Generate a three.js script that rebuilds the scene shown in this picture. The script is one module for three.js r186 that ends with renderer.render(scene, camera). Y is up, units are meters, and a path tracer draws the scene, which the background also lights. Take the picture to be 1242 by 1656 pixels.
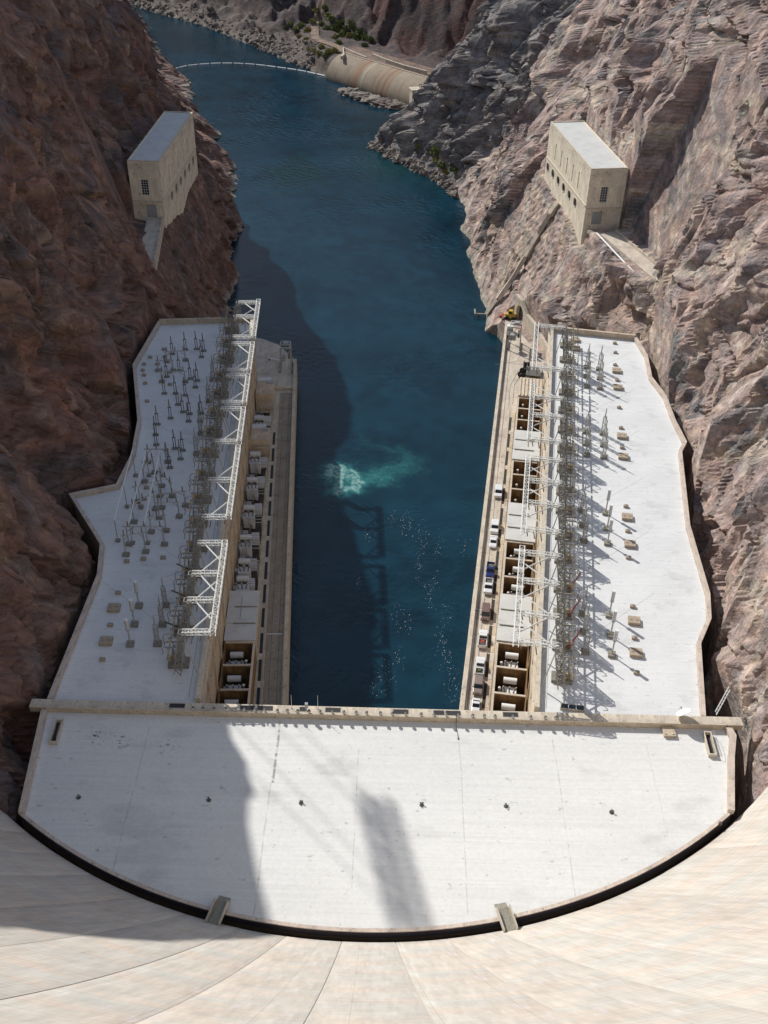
import * as THREE from 'three';
import { mergeGeometries } from 'three/addons/utils/BufferGeometryUtils.js';
import { createNoise3D } from 'simplex-noise';

// ---------------------------------------------------------------- camera, sky, sun, exposure
const scene = new THREE.Scene();
const PITCH = 37.6, ROLL = 1.5, FPX = 1676, CAMY = 180;
const camera = new THREE.PerspectiveCamera(2 * Math.atan(828 / FPX) * 180 / Math.PI, 0.75, 0.5, 6000);
camera.position.set(0, CAMY, 0);
camera.rotation.order = 'YXZ';
camera.rotation.set(-PITCH * Math.PI / 180, 0, ROLL * Math.PI / 180);
const SUN = new THREE.Vector3(-6.0, 7.2, -6.5).normalize();
{ // hazy desert sky: pale at the horizon, soft blue overhead, brighter air around the sun
  const w = 256, h = 128, d = new Float32Array(w * h * 4), v = new THREE.Vector3();
  for (let j = 0; j < h; j++) for (let i = 0; i < w; i++) {
    const el = ((j + 0.5) / h - 0.5) * Math.PI, az = ((i + 0.5) / w - 0.5) * 2 * Math.PI;
    v.set(Math.cos(el) * Math.cos(az), Math.sin(el), Math.cos(el) * Math.sin(az));
    const t = Math.pow(1 - Math.max(0, v.y), 2.6), c = Math.max(0, v.dot(SUN)), g = 0.16 * Math.pow(c, 6) + 0.35 * Math.pow(c, 40), k = 4 * (j * w + i);
    const zen = [0.185, 0.25, 0.38], hor = [0.37, 0.425, 0.52], gnd = [0.2, 0.17, 0.14];
    for (let q = 0; q < 3; q++) d[k + q] = v.y < -0.02 ? gnd[q] : zen[q] + (hor[q] - zen[q]) * t + g * [1, 0.95, 0.86][q];
    d[k + 3] = 1;
  }
  const t = new THREE.DataTexture(d, w, h, THREE.RGBAFormat, THREE.FloatType);
  t.mapping = THREE.EquirectangularReflectionMapping; t.magFilter = t.minFilter = THREE.LinearFilter; t.needsUpdate = true;
  scene.background = t; scene.environment = t;
}
const sun = new THREE.DirectionalLight(new THREE.Color(1, 0.962, 0.91), 4.15);
sun.position.copy(SUN).multiplyScalar(900).add(new THREE.Vector3(0, 0, -250));
sun.target.position.set(0, 0, -250);
sun.castShadow = true; sun.shadow.mapSize.set(4096, 4096);
Object.assign(sun.shadow.camera, { left: -450, right: 450, top: 500, bottom: -500, near: 10, far: 2500 });
scene.add(sun, sun.target);
const renderer = new THREE.WebGLRenderer({ antialias: true });
renderer.toneMapping = THREE.LinearToneMapping;
renderer.toneMappingExposure = 1.08;
renderer.shadowMap.enabled = true;
renderer.setSize(768, 1024);

// ---------------------------------------------------------------- helpers
const V = (x, y, z) => new THREE.Vector3(x, y, z);
function rng(a) { return () => { a = (a + 0x6d2b79f5) | 0; let t = Math.imul(a ^ (a >>> 15), 1 | a); t = (t + Math.imul(t ^ (t >>> 7), 61 | t)) ^ t; return ((t ^ (t >>> 14)) >>> 0) / 4294967296; }; }
const clamp = (x, a, b) => Math.min(b, Math.max(a, x)), lerp = (a, b, t) => a + (b - a) * t;
const sstep = (a, b, x) => { const t = clamp((x - a) / (b - a), 0, 1); return t * t * (3 - 2 * t); };
const n3 = createNoise3D(rng(11));
const hash = (i, j, k = 0) => { let h = Math.imul(i, 374761393) ^ Math.imul(j, 668265263) ^ Math.imul(k, 2147483647 ^ 0x5bd1e995); h = Math.imul(h ^ (h >>> 13), 1274126177); return ((h ^ (h >>> 16)) >>> 0) / 4294967296; };
const tab = (rows) => (q) => {   // piecewise linear table, first column descending (z) or ascending
  const up = rows[1][0] > rows[0][0];
  if (up ? q <= rows[0][0] : q >= rows[0][0]) return rows[0][1];
  for (let i = 1; i < rows.length; i++) if (up ? q <= rows[i][0] : q >= rows[i][0]) return lerp(rows[i - 1][1], rows[i][1], (q - rows[i - 1][0]) / (rows[i][0] - rows[i - 1][0]));
  return rows[rows.length - 1][1];
};
// a photograph pixel as a direction; at() meets a level of known height
const PR = PITCH * Math.PI / 180, RR = ROLL * Math.PI / 180;
const FW = V(0, -Math.sin(PR), -Math.cos(PR)), UP0 = V(0, Math.cos(PR), -Math.sin(PR)), RT0 = V(1, 0, 0);
const RT = RT0.clone().multiplyScalar(Math.cos(RR)).addScaledVector(UP0, Math.sin(RR)), UPV = UP0.clone().multiplyScalar(Math.cos(RR)).addScaledVector(RT0, -Math.sin(RR));
const rayDir = (px, py) => FW.clone().multiplyScalar(FPX).addScaledVector(RT, px - 621).addScaledVector(UPV, 828 - py).normalize();
const at = (px, py, y) => { const d = rayDir(px, py); return d.multiplyScalar((y - CAMY) / d.y).add(V(0, CAMY, 0)); };

const taken = new Map();
function numbered(n) { const k = taken.get(n) || 0; taken.set(n, k + 1); return k ? n + '_' + String(k).padStart(3, '0') : n; }
function boxUV(g, s) {
  const p = g.attributes.position, n = g.attributes.normal, uv = new Float32Array(p.count * 2);
  for (let i = 0; i < p.count; i++) {
    const ax = Math.abs(n.getX(i)), ay = Math.abs(n.getY(i)), az = Math.abs(n.getZ(i));
    let a, b;
    if (ay >= ax && ay >= az) { a = p.getX(i); b = p.getZ(i); } else if (ax >= az) { a = p.getZ(i); b = p.getY(i); } else { a = p.getX(i); b = p.getY(i); }
    uv[2 * i] = a / s; uv[2 * i + 1] = b / s;
  }
  g.setAttribute('uv', new THREE.BufferAttribute(uv, 2));
  return g;
}
const plain = (g) => { let h = g.index ? g.toNonIndexed() : g; for (const k of Object.keys(h.attributes)) if (!['position', 'normal', 'uv'].includes(k)) h.deleteAttribute(k); if (!h.attributes.uv) boxUV(h, 1); return h; };
const join = (gs) => (gs.length === 1 ? gs[0] : mergeGeometries(gs.map(plain)));
function mesh(name, gs, m, parent) {
  let g = join(Array.isArray(gs) ? gs : [gs]);
  if (m.userData.tile) boxUV(g, m.userData.tile);
  const o = new THREE.Mesh(g, m);
  o.name = parent ? name : numbered(name);
  o.castShadow = o.receiveShadow = true;
  (parent || scene).add(o);
  return o;
}
function tag(o, label, category, group) { o.userData.label = label; o.userData.category = category; if (group) o.userData.group = group; return o; }
function struct(o, label) { o.userData.kind = 'structure'; if (label) o.userData.label = label; return o; }
function thing(name, label, category, p = V(0, 0, 0), turn = 0, group) {
  const o = new THREE.Group(); o.name = numbered(name); scene.add(o);
  o.position.copy(p); o.rotation.y = turn;
  return tag(o, label, category, group);
}
function dup(o, p, turn = 0, label, group) {
  const c = o.clone(); c.name = numbered(o.name); scene.add(c); c.position.copy(p); c.rotation.y = turn;
  c.userData = { ...o.userData }; if (label) c.userData.label = label; if (group) c.userData.group = group;
  return c;
}
const bx = (w, h, d, x = 0, y = 0, z = 0, ry = 0) => { const g = new THREE.BoxGeometry(w, h, d); if (ry) g.rotateY(ry); return g.translate(x, y, z); };   // y = centre
const bb = (w, h, d, x = 0, y = 0, z = 0, ry = 0) => bx(w, h, d, x, y + h / 2, z, ry);   // y = bottom
function chamfer(w, h, d, c = 0.06) {   // box, bottom at 0, with its top edges bevelled
  const s = new THREE.Shape([new THREE.Vector2(-w / 2, 0), new THREE.Vector2(w / 2, 0), new THREE.Vector2(w / 2, h - c), new THREE.Vector2(w / 2 - c, h), new THREE.Vector2(-w / 2 + c, h), new THREE.Vector2(-w / 2, h - c)]);
  return new THREE.ExtrudeGeometry(s, { depth: d, bevelEnabled: false }).translate(0, 0, -d / 2);
}
const Q = new THREE.Quaternion();
function bar(a, b, t, t2 = t) {
  const d = b.clone().sub(a), L = d.length(), g = new THREE.BoxGeometry(t, L, t2);
  g.applyQuaternion(Q.setFromUnitVectors(V(0, 1, 0), d.normalize()));
  return g.translate((a.x + b.x) / 2, (a.y + b.y) / 2, (a.z + b.z) / 2);
}
function rod(a, b, r, seg = 8, r2 = r) {
  const d = b.clone().sub(a), L = d.length(), g = new THREE.CylinderGeometry(r2, r, L, seg);
  g.applyQuaternion(Q.setFromUnitVectors(V(0, 1, 0), d.normalize()));
  return g.translate((a.x + b.x) / 2, (a.y + b.y) / 2, (a.z + b.z) / 2);
}
const tube = (pts, r, seg = 20, rs = 6) => new THREE.TubeGeometry(new THREE.CatmullRomCurve3(pts), seg, r, rs);
function slab(pts, y0, y1, holes) {   // horizontal polygon [x,z] extruded from y0 to y1
  const s = new THREE.Shape(pts.map(([x, z]) => new THREE.Vector2(x, -z)));
  if (holes) for (const h of holes) s.holes.push(new THREE.Path(h.map(([x, z]) => new THREE.Vector2(x, -z))));
  return new THREE.ExtrudeGeometry(s, { depth: y1 - y0, bevelEnabled: false }).rotateX(-Math.PI / 2).translate(0, y0, 0);
}
function wallLine(pts, w, y0, y1) {   // a wall of width w along the polyline [x,z], mitred at its corners
  const A = [], B = [];
  for (let i = 0; i < pts.length; i++) {
    const p = pts[i], q0 = pts[Math.max(0, i - 1)], q1 = pts[Math.min(pts.length - 1, i + 1)];
    const n = (a, b) => { const dx = b[0] - a[0], dz = b[1] - a[1], l = Math.hypot(dx, dz) || 1; return [-dz / l, dx / l]; };
    let m = i === 0 ? n(p, q1) : i === pts.length - 1 ? n(q0, p) : null;
    let k = 1;
    if (!m) { const a = n(q0, p), b = n(p, q1); m = [a[0] + b[0], a[1] + b[1]]; const l = Math.hypot(...m); m = [m[0] / l, m[1] / l]; k = 1 / Math.max(0.5, m[0] * a[0] + m[1] * a[1]); }
    A.push([p[0] + m[0] * w / 2 * k, p[1] + m[1] * w / 2 * k]); B.push([p[0] - m[0] * w / 2 * k, p[1] - m[1] * w / 2 * k]);
  }
  return slab([...A, ...B.reverse()], y0, y1);
}
function latticeBeam(a, b, w, h, panel, tc, tl, upv = V(0, 1, 0)) {   // four chords and the zigzag lacing between them
  const d = b.clone().sub(a), L = d.length(); d.normalize();
  const side = d.clone().cross(upv).normalize(), up = side.clone().cross(d).normalize();
  const c = (t, i) => a.clone().addScaledVector(d, t).addScaledVector(side, (i & 1 ? 1 : -1) * w / 2).addScaledVector(up, (i & 2 ? 1 : -1) * h / 2);
  const chords = [0, 1, 2, 3].map((i) => bar(c(0, i), c(L, i), tc)), lac = [];
  const n = Math.max(2, Math.round(L / panel));
  for (const [i, j] of [[0, 1], [2, 3], [0, 2], [1, 3]]) for (let k = 0; k < n; k++) {
    const t0 = L * k / n, t1 = L * (k + 1) / n;
    lac.push(k % 2 ? bar(c(t0, j), c(t1, i), tl) : bar(c(t0, i), c(t1, j), tl));
    lac.push(bar(c(t0, i), c(t0, j), tl));
  }
  return { chords, lac };
}

// ---------------------------------------------------------------- textures
function pnoise(seed) {   // periodic value noise
  return (x, y, px, py) => {
    const xi = Math.floor(x), yi = Math.floor(y), fx = x - xi, fy = y - yi, u = fx * fx * (3 - 2 * fx), v = fy * fy * (3 - 2 * fy);
    const m = (a, p) => ((a % p) + p) % p, h = (i, j) => hash(m(i, px), m(j, py), seed);
    return lerp(lerp(h(xi, yi), h(xi + 1, yi), u), lerp(h(xi, yi + 1), h(xi + 1, yi + 1), u), v);
  };
}
function fbm(nz, u, v, fu, fv, oct, g = 0.5) { let a = 1, s = 0, t = 0; for (let o = 0; o < oct; o++) { s += a * nz(u * fu, v * fv, fu, fv); t += a; a *= g; fu *= 2; fv *= 2; } return s / t; }
function texture(w, h, fn, srgb = true, repeat = true) {
  const d = new Uint8Array(w * h * 4);
  for (let j = 0; j < h; j++) for (let i = 0; i < w; i++) {
    const c = fn((i + 0.5) / w, (j + 0.5) / h), k = 4 * (j * w + i);
    for (let q = 0; q < 3; q++) d[k + q] = clamp(Math.round(255 * (Array.isArray(c) ? c[q] : c)), 0, 255);
    d[k + 3] = 255;
  }
  const t = new THREE.DataTexture(d, w, h, THREE.RGBAFormat);
  t.magFilter = THREE.LinearFilter; t.minFilter = THREE.LinearMipmapLinearFilter; t.generateMipmaps = true;
  if (repeat) t.wrapS = t.wrapT = THREE.RepeatWrapping;
  if (srgb) t.colorSpace = THREE.SRGBColorSpace;
  t.needsUpdate = true;
  return t;
}
const N1 = pnoise(1), N2 = pnoise(2), N3 = pnoise(3), N4 = pnoise(4), N5 = pnoise(5);
const cells = (u, v, k, seed) => {   // periodic cellular noise: nearest, second nearest, value
  const x = u * k, y = v * k, xi = Math.floor(x), yi = Math.floor(y); let a = 9, b = 9, id = 0;
  for (let i = -1; i <= 1; i++) for (let j = -1; j <= 1; j++) { const p = ((xi + i) % k + k) % k, q = ((yi + j) % k + k) % k, dx = xi + i + hash(p, q, seed) - x, dy = yi + j + hash(p, q, seed + 9) - y, d = dx * dx + dy * dy; if (d < a) { b = a; a = d; id = hash(p, q, seed + 21); } else if (d < b) b = d; }
  return [Math.sqrt(a), Math.sqrt(b), id];
};
const rockTex = texture(1024, 1024, (u, v) => {
  const w = 0.1 * (fbm(N4, u, v, 5, 5, 5) - 0.5), f = fbm(N1, u, v, 5, 5, 7, 0.64), g = fbm(N2, u + w, v - w, 13, 13, 6, 0.66), s = 1 - Math.abs(fbm(N3, u + w, v + w, 9, 15, 6, 0.62) - 0.5) * 2, id = cells(u + 1.5 * w, v + w, 9, 3)[2];
  const t = 0.83 + 0.42 * (f - 0.5) + 0.4 * (g - 0.5) + 0.06 * (id - 0.5) - 0.16 * sstep(0.93, 0.99, s);
  const q = fbm(N5, u, v, 6, 6, 5, 0.6) - 0.5;
  return [t * (1 + 0.16 * q), t, t * (1 - 0.12 * q)];
});
const rockBump = texture(1024, 1024, (u, v) => {
  const w = 0.1 * (fbm(N4, u, v, 5, 5, 5) - 0.5), s = Math.abs(fbm(N3, u + w, v + w, 9, 15, 6, 0.62) - 0.5) * 2, s2 = Math.abs(fbm(N5, u - w, v + w, 21, 13, 5, 0.6) - 0.5) * 2, id = cells(u + 1.5 * w, v + w, 14, 3)[2];
  return 0.34 * fbm(N1, u + w, v, 8, 8, 7, 0.62) + 0.24 * Math.sqrt(s) + 0.16 * Math.sqrt(s2) + 0.1 * id + 0.16 * fbm(N2, u + w, v - w, 26, 26, 5, 0.62);
}, false);
const roofTex = texture(1024, 1024, (u, v) => {   // weathered white roof coating: brush lines, scuffs, dark specks
  let t = 0.93 + 0.07 * (fbm(N1, u, v, 4, 4, 6, 0.6) - 0.5) + 0.06 * (fbm(N2, u, v, 6, 120, 3) - 0.5) + 0.05 * (fbm(N3, u, v, 160, 160, 2) - 0.5);
  const s = fbm(N4, u, v, 30, 60, 4, 0.65); t -= 0.12 * sstep(0.72, 0.82, s);
  t -= 0.05 * sstep(0.6, 0.8, fbm(N5, u, v, 5, 9, 5, 0.6));
  return [t, t, t * 0.995];
});
const concTex = texture(512, 512, (u, v) => {
  const t = 0.86 + 0.2 * (fbm(N1, u, v, 5, 5, 6, 0.6) - 0.5) + 0.16 * (fbm(N2, u, v, 40, 5, 4, 0.6) - 0.5) - 0.2 * sstep(0.66, 0.8, fbm(N4, u, v, 12, 12, 5, 0.62));
  return [t, t * (0.985 + 0.02 * N3(u * 6, v * 6, 6, 6)), t * 0.97];
});
const damTex = texture(1024, 1024, (u, v) => {   // u across, v up the face: lift lines, streaks, patches
  const lift = v * 16, fl = lift - Math.floor(lift), li = Math.floor(lift);
  const col = u * 4, fc = col - Math.floor(col), cell = hash(li, Math.floor(col), 3) - 0.5;
  let t = 0.9 + 0.09 * (fbm(N1, u, v, 5, 5, 6, 0.6) - 0.5) + 0.07 * (fbm(N2, u, v, 6, 60, 4, 0.6) - 0.5) + 0.15 * (fbm(N3, u, v, 50, 5, 5, 0.62) - 0.5) + 0.015 * cell;
  t -= 0.1 * (fl < 0.06 ? 1 : 0) * (0.2 + fbm(N4, u, v, 20, 16, 3)) + 0.08 * (fc < 0.012 ? 1 : 0);
  const lime = sstep(0.6, 0.8, fbm(N5, u, v, 30, 6, 5, 0.62)); t += 0.03 * lime;
  const pink = fbm(N4, u, v, 4, 8, 5, 0.6) - 0.5 + 0.08 * cell;
  return [t * (1 + 0.08 * pink), t * (1 - 0.03 * pink), t * (0.99 - 0.1 * pink + 0.04 * lime)];
});
const rustTex = texture(256, 256, (u, v) => { const t = 0.75 + 0.5 * (fbm(N1, u, v, 5, 5, 5, 0.6) - 0.5) + 0.3 * (fbm(N2, u, v, 30, 3, 4) - 0.5); return [t, t * 0.97, t * 0.93]; });
const barrelTex = texture(1024, 256, (u, v) => {   // u along the barrel: rust and lime running down the concrete
  const w = u + 0.004 * (fbm(N3, u, v, 8, 8, 4) - 0.5);
  let t = 0.8 + 0.16 * (fbm(N1, w, v, 20, 6, 5, 0.6) - 0.5);
  const st = (c, h, a) => a * Math.exp(-Math.pow((w - c) / h, 2)) * (0.55 + 0.45 * fbm(N2, w, v, 260, 4, 4, 0.6));
  const r = st(0.33, 0.02, 0.6) + st(0.29, 0.03, 0.35) + st(0.62, 0.018, 0.7) + st(0.66, 0.012, 0.55) + st(0.56, 0.02, 0.4) + 0.35 * sstep(0.55, 0.8, fbm(N5, w, v, 60, 2, 4, 0.6)), l = st(0.385, 0.012, 0.9);
  return [t * (1 - 0.12 * r) + 0.13 * l, t * (0.93 - 0.34 * r) + 0.16 * l, t * (0.83 - 0.42 * r) + 0.18 * l];
}, true, true);
const rippleTex = texture(1024, 1024, (u, v) => { const w = 0.05 * fbm(N4, u, v, 6, 6, 3); return 0.5 * fbm(N1, u + w, v, 14, 22, 6, 0.6) + 0.5 * (1 - Math.abs(fbm(N2, u, v + w, 20, 34, 5, 0.6) - 0.5) * 2); }, false);

const lin = (r, g, b) => new THREE.Color().setRGB(r, g, b);
function mat(color, rough = 0.85, metal = 0, extra = {}) {
  const { tile, ...e } = extra;
  const m = new THREE.MeshStandardMaterial({ color, roughness: rough, metalness: metal, ...e });
  if (tile) m.userData.tile = tile;
  return m;
}
const M = {
  rock: mat(lin(1, 1, 1), 0.95, 0, { vertexColors: true, map: rockTex, bumpMap: rockBump, bumpScale: 0.7, flatShading: true }),
  rockFar: mat(lin(1, 1, 1), 0.95, 0, { vertexColors: true, map: rockTex, bumpMap: rockBump, bumpScale: 0.8 }),
  roof: mat(lin(0.78, 0.785, 0.78), 0.85, 0, { map: roofTex, tile: 26 }),
  tan: mat(lin(0.72, 0.6, 0.47), 0.9, 0, { map: concTex, tile: 9 }),
  tanPale: mat(lin(0.78, 0.69, 0.58), 0.9, 0, { map: concTex, tile: 7 }),
  tanPink: mat(lin(0.78, 0.66, 0.58), 0.9, 0, { map: concTex, tile: 6 }),
  deck: mat(lin(0.74, 0.65, 0.56), 0.92, 0, { map: concTex, tile: 11 }),
  strip: mat(lin(0.74, 0.62, 0.46), 0.9, 0, { map: concTex, tile: 5 }),
  slabRoof: mat(lin(0.66, 0.66, 0.64), 0.88, 0, { map: roofTex, tile: 12 }),
  dam: mat(lin(0.72, 0.65, 0.57), 0.9, 0, { map: damTex }),
  damDark: mat(lin(0.09, 0.075, 0.06), 0.95, 0, { map: concTex, tile: 6 }),
  rust: mat(lin(0.17, 0.085, 0.035), 0.95, 0, { map: rustTex, tile: 6 }),
  brownWall: mat(lin(0.4, 0.25, 0.12), 0.93, 0, { map: rustTex, tile: 8 }),
  house: mat(lin(0.97, 0.87, 0.72), 0.9, 0, { map: concTex, tile: 13 }),
  rackSteel: mat(lin(0.28, 0.275, 0.25), 0.6, 0.25),
  asphalt: mat(lin(0.42, 0.345, 0.275), 0.93, 0, { map: concTex, tile: 9 }),
  oilFloor: mat(lin(0.1, 0.08, 0.06), 0.9, 0, { map: rustTex, tile: 7 }),
  dark: mat(lin(0.018, 0.018, 0.02), 0.7),
  slot: mat(lin(0.03, 0.03, 0.032), 0.8),
  glass: mat(lin(0.02, 0.026, 0.032), 0.12, 0),
  galv: mat(lin(0.44, 0.44, 0.41), 0.55, 0.35),
  white: mat(lin(0.76, 0.76, 0.74), 0.5),
  girder: mat(lin(0.68, 0.68, 0.64), 0.6),
  steelDark: mat(lin(0.13, 0.125, 0.11), 0.7, 0.2),
  greyPaint: mat(lin(0.33, 0.34, 0.34), 0.55),
  lightGrey: mat(lin(0.58, 0.59, 0.6), 0.55),
  porcelain: mat(lin(0.21, 0.16, 0.13), 0.35),
  insul: mat(lin(0.55, 0.44, 0.27), 0.45),
  padTan: mat(lin(0.55, 0.45, 0.35), 0.9, 0, { map: concTex, tile: 4 }),
  padGrey: mat(lin(0.36, 0.34, 0.29), 0.92, 0, { map: concTex, tile: 4 }),
  tyre: mat(lin(0.02, 0.02, 0.02), 0.9),
  carGlass: mat(lin(0.015, 0.018, 0.02), 0.08),
  yellow: mat(lin(0.55, 0.38, 0.04), 0.5),
  red: mat(lin(0.42, 0.05, 0.03), 0.6),
  lamp: mat(lin(0.6, 0.6, 0.55), 0.25),
  barrel: mat(lin(0.5, 0.485, 0.46), 0.92, 0, { map: barrelTex }),
  dirt: mat(lin(0.29, 0.2, 0.15), 0.97, 0, { map: rockTex, tile: 14 }),
};

// ---------------------------------------------------------------- canyon walls
function worley(x, y, z) {   // distances to the nearest two seeds and the nearest seed's random value
  const xi = Math.floor(x), yi = Math.floor(y), zi = Math.floor(z);
  let f1 = 9, f2 = 9, id = 0;
  for (let i = -1; i <= 1; i++) for (let j = -1; j <= 1; j++) for (let k = -1; k <= 1; k++) {
    const a = xi + i, b = yi + j, c = zi + k;
    const dx = a + hash(a, b, c) - x, dy = b + hash(a, b, c + 57) - y, dz = c + hash(a, b, c + 131) - z, d = dx * dx + dy * dy + dz * dz;
    if (d < f1) { f2 = f1; f1 = d; id = hash(a + 7, b - 3, c + 211); } else if (d < f2) f2 = d;
  }
  return [Math.sqrt(f1), Math.sqrt(f2), id];
}
const ridge = (x, y, z) => 1 - 2 * Math.abs(n3(x, y, z));
// flat-faced blocks: every cell is a plane of its own tilt and offset, cut off at cracks
function facets(x, y, seed, tilt, step, crack) {
  const xi = Math.floor(x), yi = Math.floor(y);
  let f1 = 9, f2 = 9, ax = 0, ay = 0, ai = 0, aj = 0, bx_ = 0, by = 0, bi = 0, bj = 0;
  for (let i = -1; i <= 1; i++) for (let j = -1; j <= 1; j++) {
    const a = xi + i, b = yi + j, dx = x - a - hash(a, b, seed), dy = y - b - hash(a, b, seed + 57), d = dx * dx + dy * dy;
    if (d < f1) { f2 = f1; bx_ = ax; by = ay; bi = ai; bj = aj; f1 = d; ax = dx; ay = dy; ai = a; aj = b; } else if (d < f2) { f2 = d; bx_ = dx; by = dy; bi = a; bj = b; }
  }
  const e = Math.sqrt(f2) - Math.sqrt(f1), plane = (p, q, i, j) => step * (hash(i, j, seed + 211) - 0.5) + tilt * ((hash(i, j, seed + 301) - 0.5) * p + (hash(i, j, seed + 401) - 0.5) * q) * 2;
  return lerp(plane(bx_, by, bi, bj), plane(ax, ay, ai, aj), 0.5 + 0.5 * clamp(e / 0.16, 0, 1)) - crack * (1 - sstep(0, 0.1, e));
}
// how far the rock stands proud of the mean wall, in metres; lean shears the fracture planes
function relief(z, h, seed, lean) {
  const w = 5 * n3(z / 30, h / 30, seed + 3) + 1.2 * n3(z / 7, h / 7, seed + 5), zz = z + lean * h + w, hh = h + 0.6 * w;
  let d = 3.4 * n3(zz / 70, hh / 120, seed) + 2.4 * ridge(zz / 34, hh / 80, seed + 11);
  d += facets(zz / 24, hh / 48, seed, 7.5, 6.5, 1.6);
  const u = zz * 0.85 + hh * 0.53, v = -zz * 0.53 + hh * 0.85;
  d += facets(u / 10, v / 24, seed + 4, 4.2, 4.0, 1.7) + facets(u / 4 + 9, v / 9, seed + 8, 1.6, 1.5, 0.7);
  d += 0.25 * ridge(u / 6, v / 13, seed + 31) + 0.22 * n3(zz / 2.6, hh / 3.6, seed + 41) + 0.1 * n3(zz / 1.1, hh / 1.4, seed + 51);
  return d;
}
// left wall: z -> x at roof level, and the rim that throws the shadow over the roofs and the river
const L33 = tab([[-60, -45], [-95, -58], [-106, -63], [-118, -64.5], [-131, -64.5], [-150, -63], [-166, -64], [-177, -65], [-188, -73], [-192, -77], [-197, -77], [-201, -67.5], [-212, -66.5], [-227, -68], [-243, -71], [-256, -75.5], [-270, -74.5], [-284, -73], [-300, -70], [-318, -73], [-330, -74.5], [-382, -74.5], [-414, -86], [-455, -95], [-486, -106], [-511, -115], [-600, -150], [-687, -176], [-875, -250], [-1000, -340]]);
const L0 = tab([[-60, -52], [-280, -58], [-300, -57], [-330, -58], [-362, -60], [-414, -66], [-455, -70], [-486, -75], [-511, -81], [-600, -115], [-687, -141], [-875, -213], [-1000, -300]]);
const LRIM = tab([[-40, 196], [-195, 190], [-212, 184], [-217.5, 177], [-219, 160], [-223, 140], [-240, 141], [-296, 143], [-312, 146], [-328, 148], [-338, 141], [-347, 125], [-367, 117], [-397, 135], [-418, 145], [-424, 140], [-431, 124], [-437, 95], [-452, 75], [-520, 82], [-600, 112], [-700, 140], [-1000, 150]]);
const LEDGE = tab([[-60, -52], [-105, -60.8], [-131, -63.4], [-166, -62], [-177, -63.4], [-192, -75.2], [-197.5, -75.2], [-201, -65.4], [-212, -64.2], [-227, -65.8], [-256, -73.2], [-283, -71]]);
const LBOT = tab([[0, 43.5], [15, 41.5], [24, 39], [34, 42.7], [52, 43]]), RBOT = tab([[0, 38.4], [14, 43.4], [31, 43.1], [49, 44.6]]);
const houseLeft = (u) => lerp(-74.8, -72.5, u);
function leftX(z, h, keep) {
  const rim = LRIM(z), x33 = L33(z), xr = lerp(-68 - 0.09 * Math.max(0, -300 - z) - (rim - 33) / 2.14, x33 - (rim - 33), sstep(-452, -500, z));
  let x = h < 33 ? lerp(L0(z), x33, h / 33) : lerp(x33, xr, (h - 33) / Math.max(1, rim - 33));
  let a = 1 - 0.75 * sstep(rim - 30, rim - 4, h);
  if (z < -318 && z > -392) a *= 0.45 + 0.55 * sstep(60, 80, h);
  let d = relief(z, h, 5, -0.12);
  if (z > -286) d = Math.min(d, 6) + 0.0;
  x += d * a - 0.5;
  if (z > -286 && z < -90 && h < 60) x = Math.min(x, LEDGE(z) - 0.9 - 0.14 * Math.max(0, h - 33));
  // cut for the valve house, its court and its ramp
  const bot = LBOT(-329.5 - z);
  if (z > -385 && z < -327 && h > bot) x = Math.min(x, lerp(houseLeft((-329.5 - z) / 51.4) + 0.5, lerp(-85.2, -83, (-327 - z) / 57), clamp((h - bot) / 2.4, 0, 1)) - 0.15 * Math.max(0, h - 64));
  else if (z > -385 && z < -327 && h > 20) x = Math.max(x, houseLeft((-329.5 - z) / 51.4) + 0.5 + 0.3 * (bot - h) + 0.5 * n3(z / 3, h / 3, 61));
  else if (z >= -327 && h > 45.9) x = Math.min(x, lerp(-85.5, -77.5, clamp((z + 327) / 27, 0, 1)) + 1.3 * Math.max(0, z + 300) - 0.3 * (h - 46));
  else if (z >= -327 && z < -297 && h > 25) x = Math.max(x, lerp(-76.5, -73, clamp((z + 327) / 27, 0, 1)) + 0.35 * (45.9 - h) + 0.5 * n3(z / 3, h / 3, 61));
  return x;
}
// right wall
const R33 = tab([[-60, 50], [-95, 62], [-110, 68], [-131, 70], [-147, 68], [-158, 72], [-167, 73.5], [-189, 75], [-218, 79], [-224, 82], [-247, 80.5], [-258, 79], [-270, 79.5], [-283, 77], [-296, 69], [-312, 64], [-333, 60.5], [-380, 53], [-400, 50], [-440, 50], [-468, 54], [-481, 61], [-490, 54], [-505, 40], [-525, 29], [-550, 25], [-566, 38], [-578, 50], [-600, 66], [-630, 80], [-680, 130]]);
const R0 = tab([[-60, 40], [-130, 58], [-280, 60], [-296, 50], [-305, 44], [-316, 38.5], [-325, 34], [-333, 33], [-345, 36], [-363, 37], [-408, 32], [-455, 33], [-476, 32.5], [-490, 25], [-505, 17], [-525, 3], [-540, -6], [-550, -8], [-558, 0], [-570, 14], [-580, 27], [-600, 40], [-630, 60], [-680, 110]]);
const REDGE = tab([[-60, 50], [-105, 62], [-110, 63.8], [-131, 68.5], [-150, 66], [-158, 69.6], [-166, 71.2], [-189, 72.2], [-219.4, 76.8], [-223.7, 79], [-234, 78.2], [-247, 78.3], [-256.5, 76.2], [-269, 77.3], [-284, 76]]);
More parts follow.
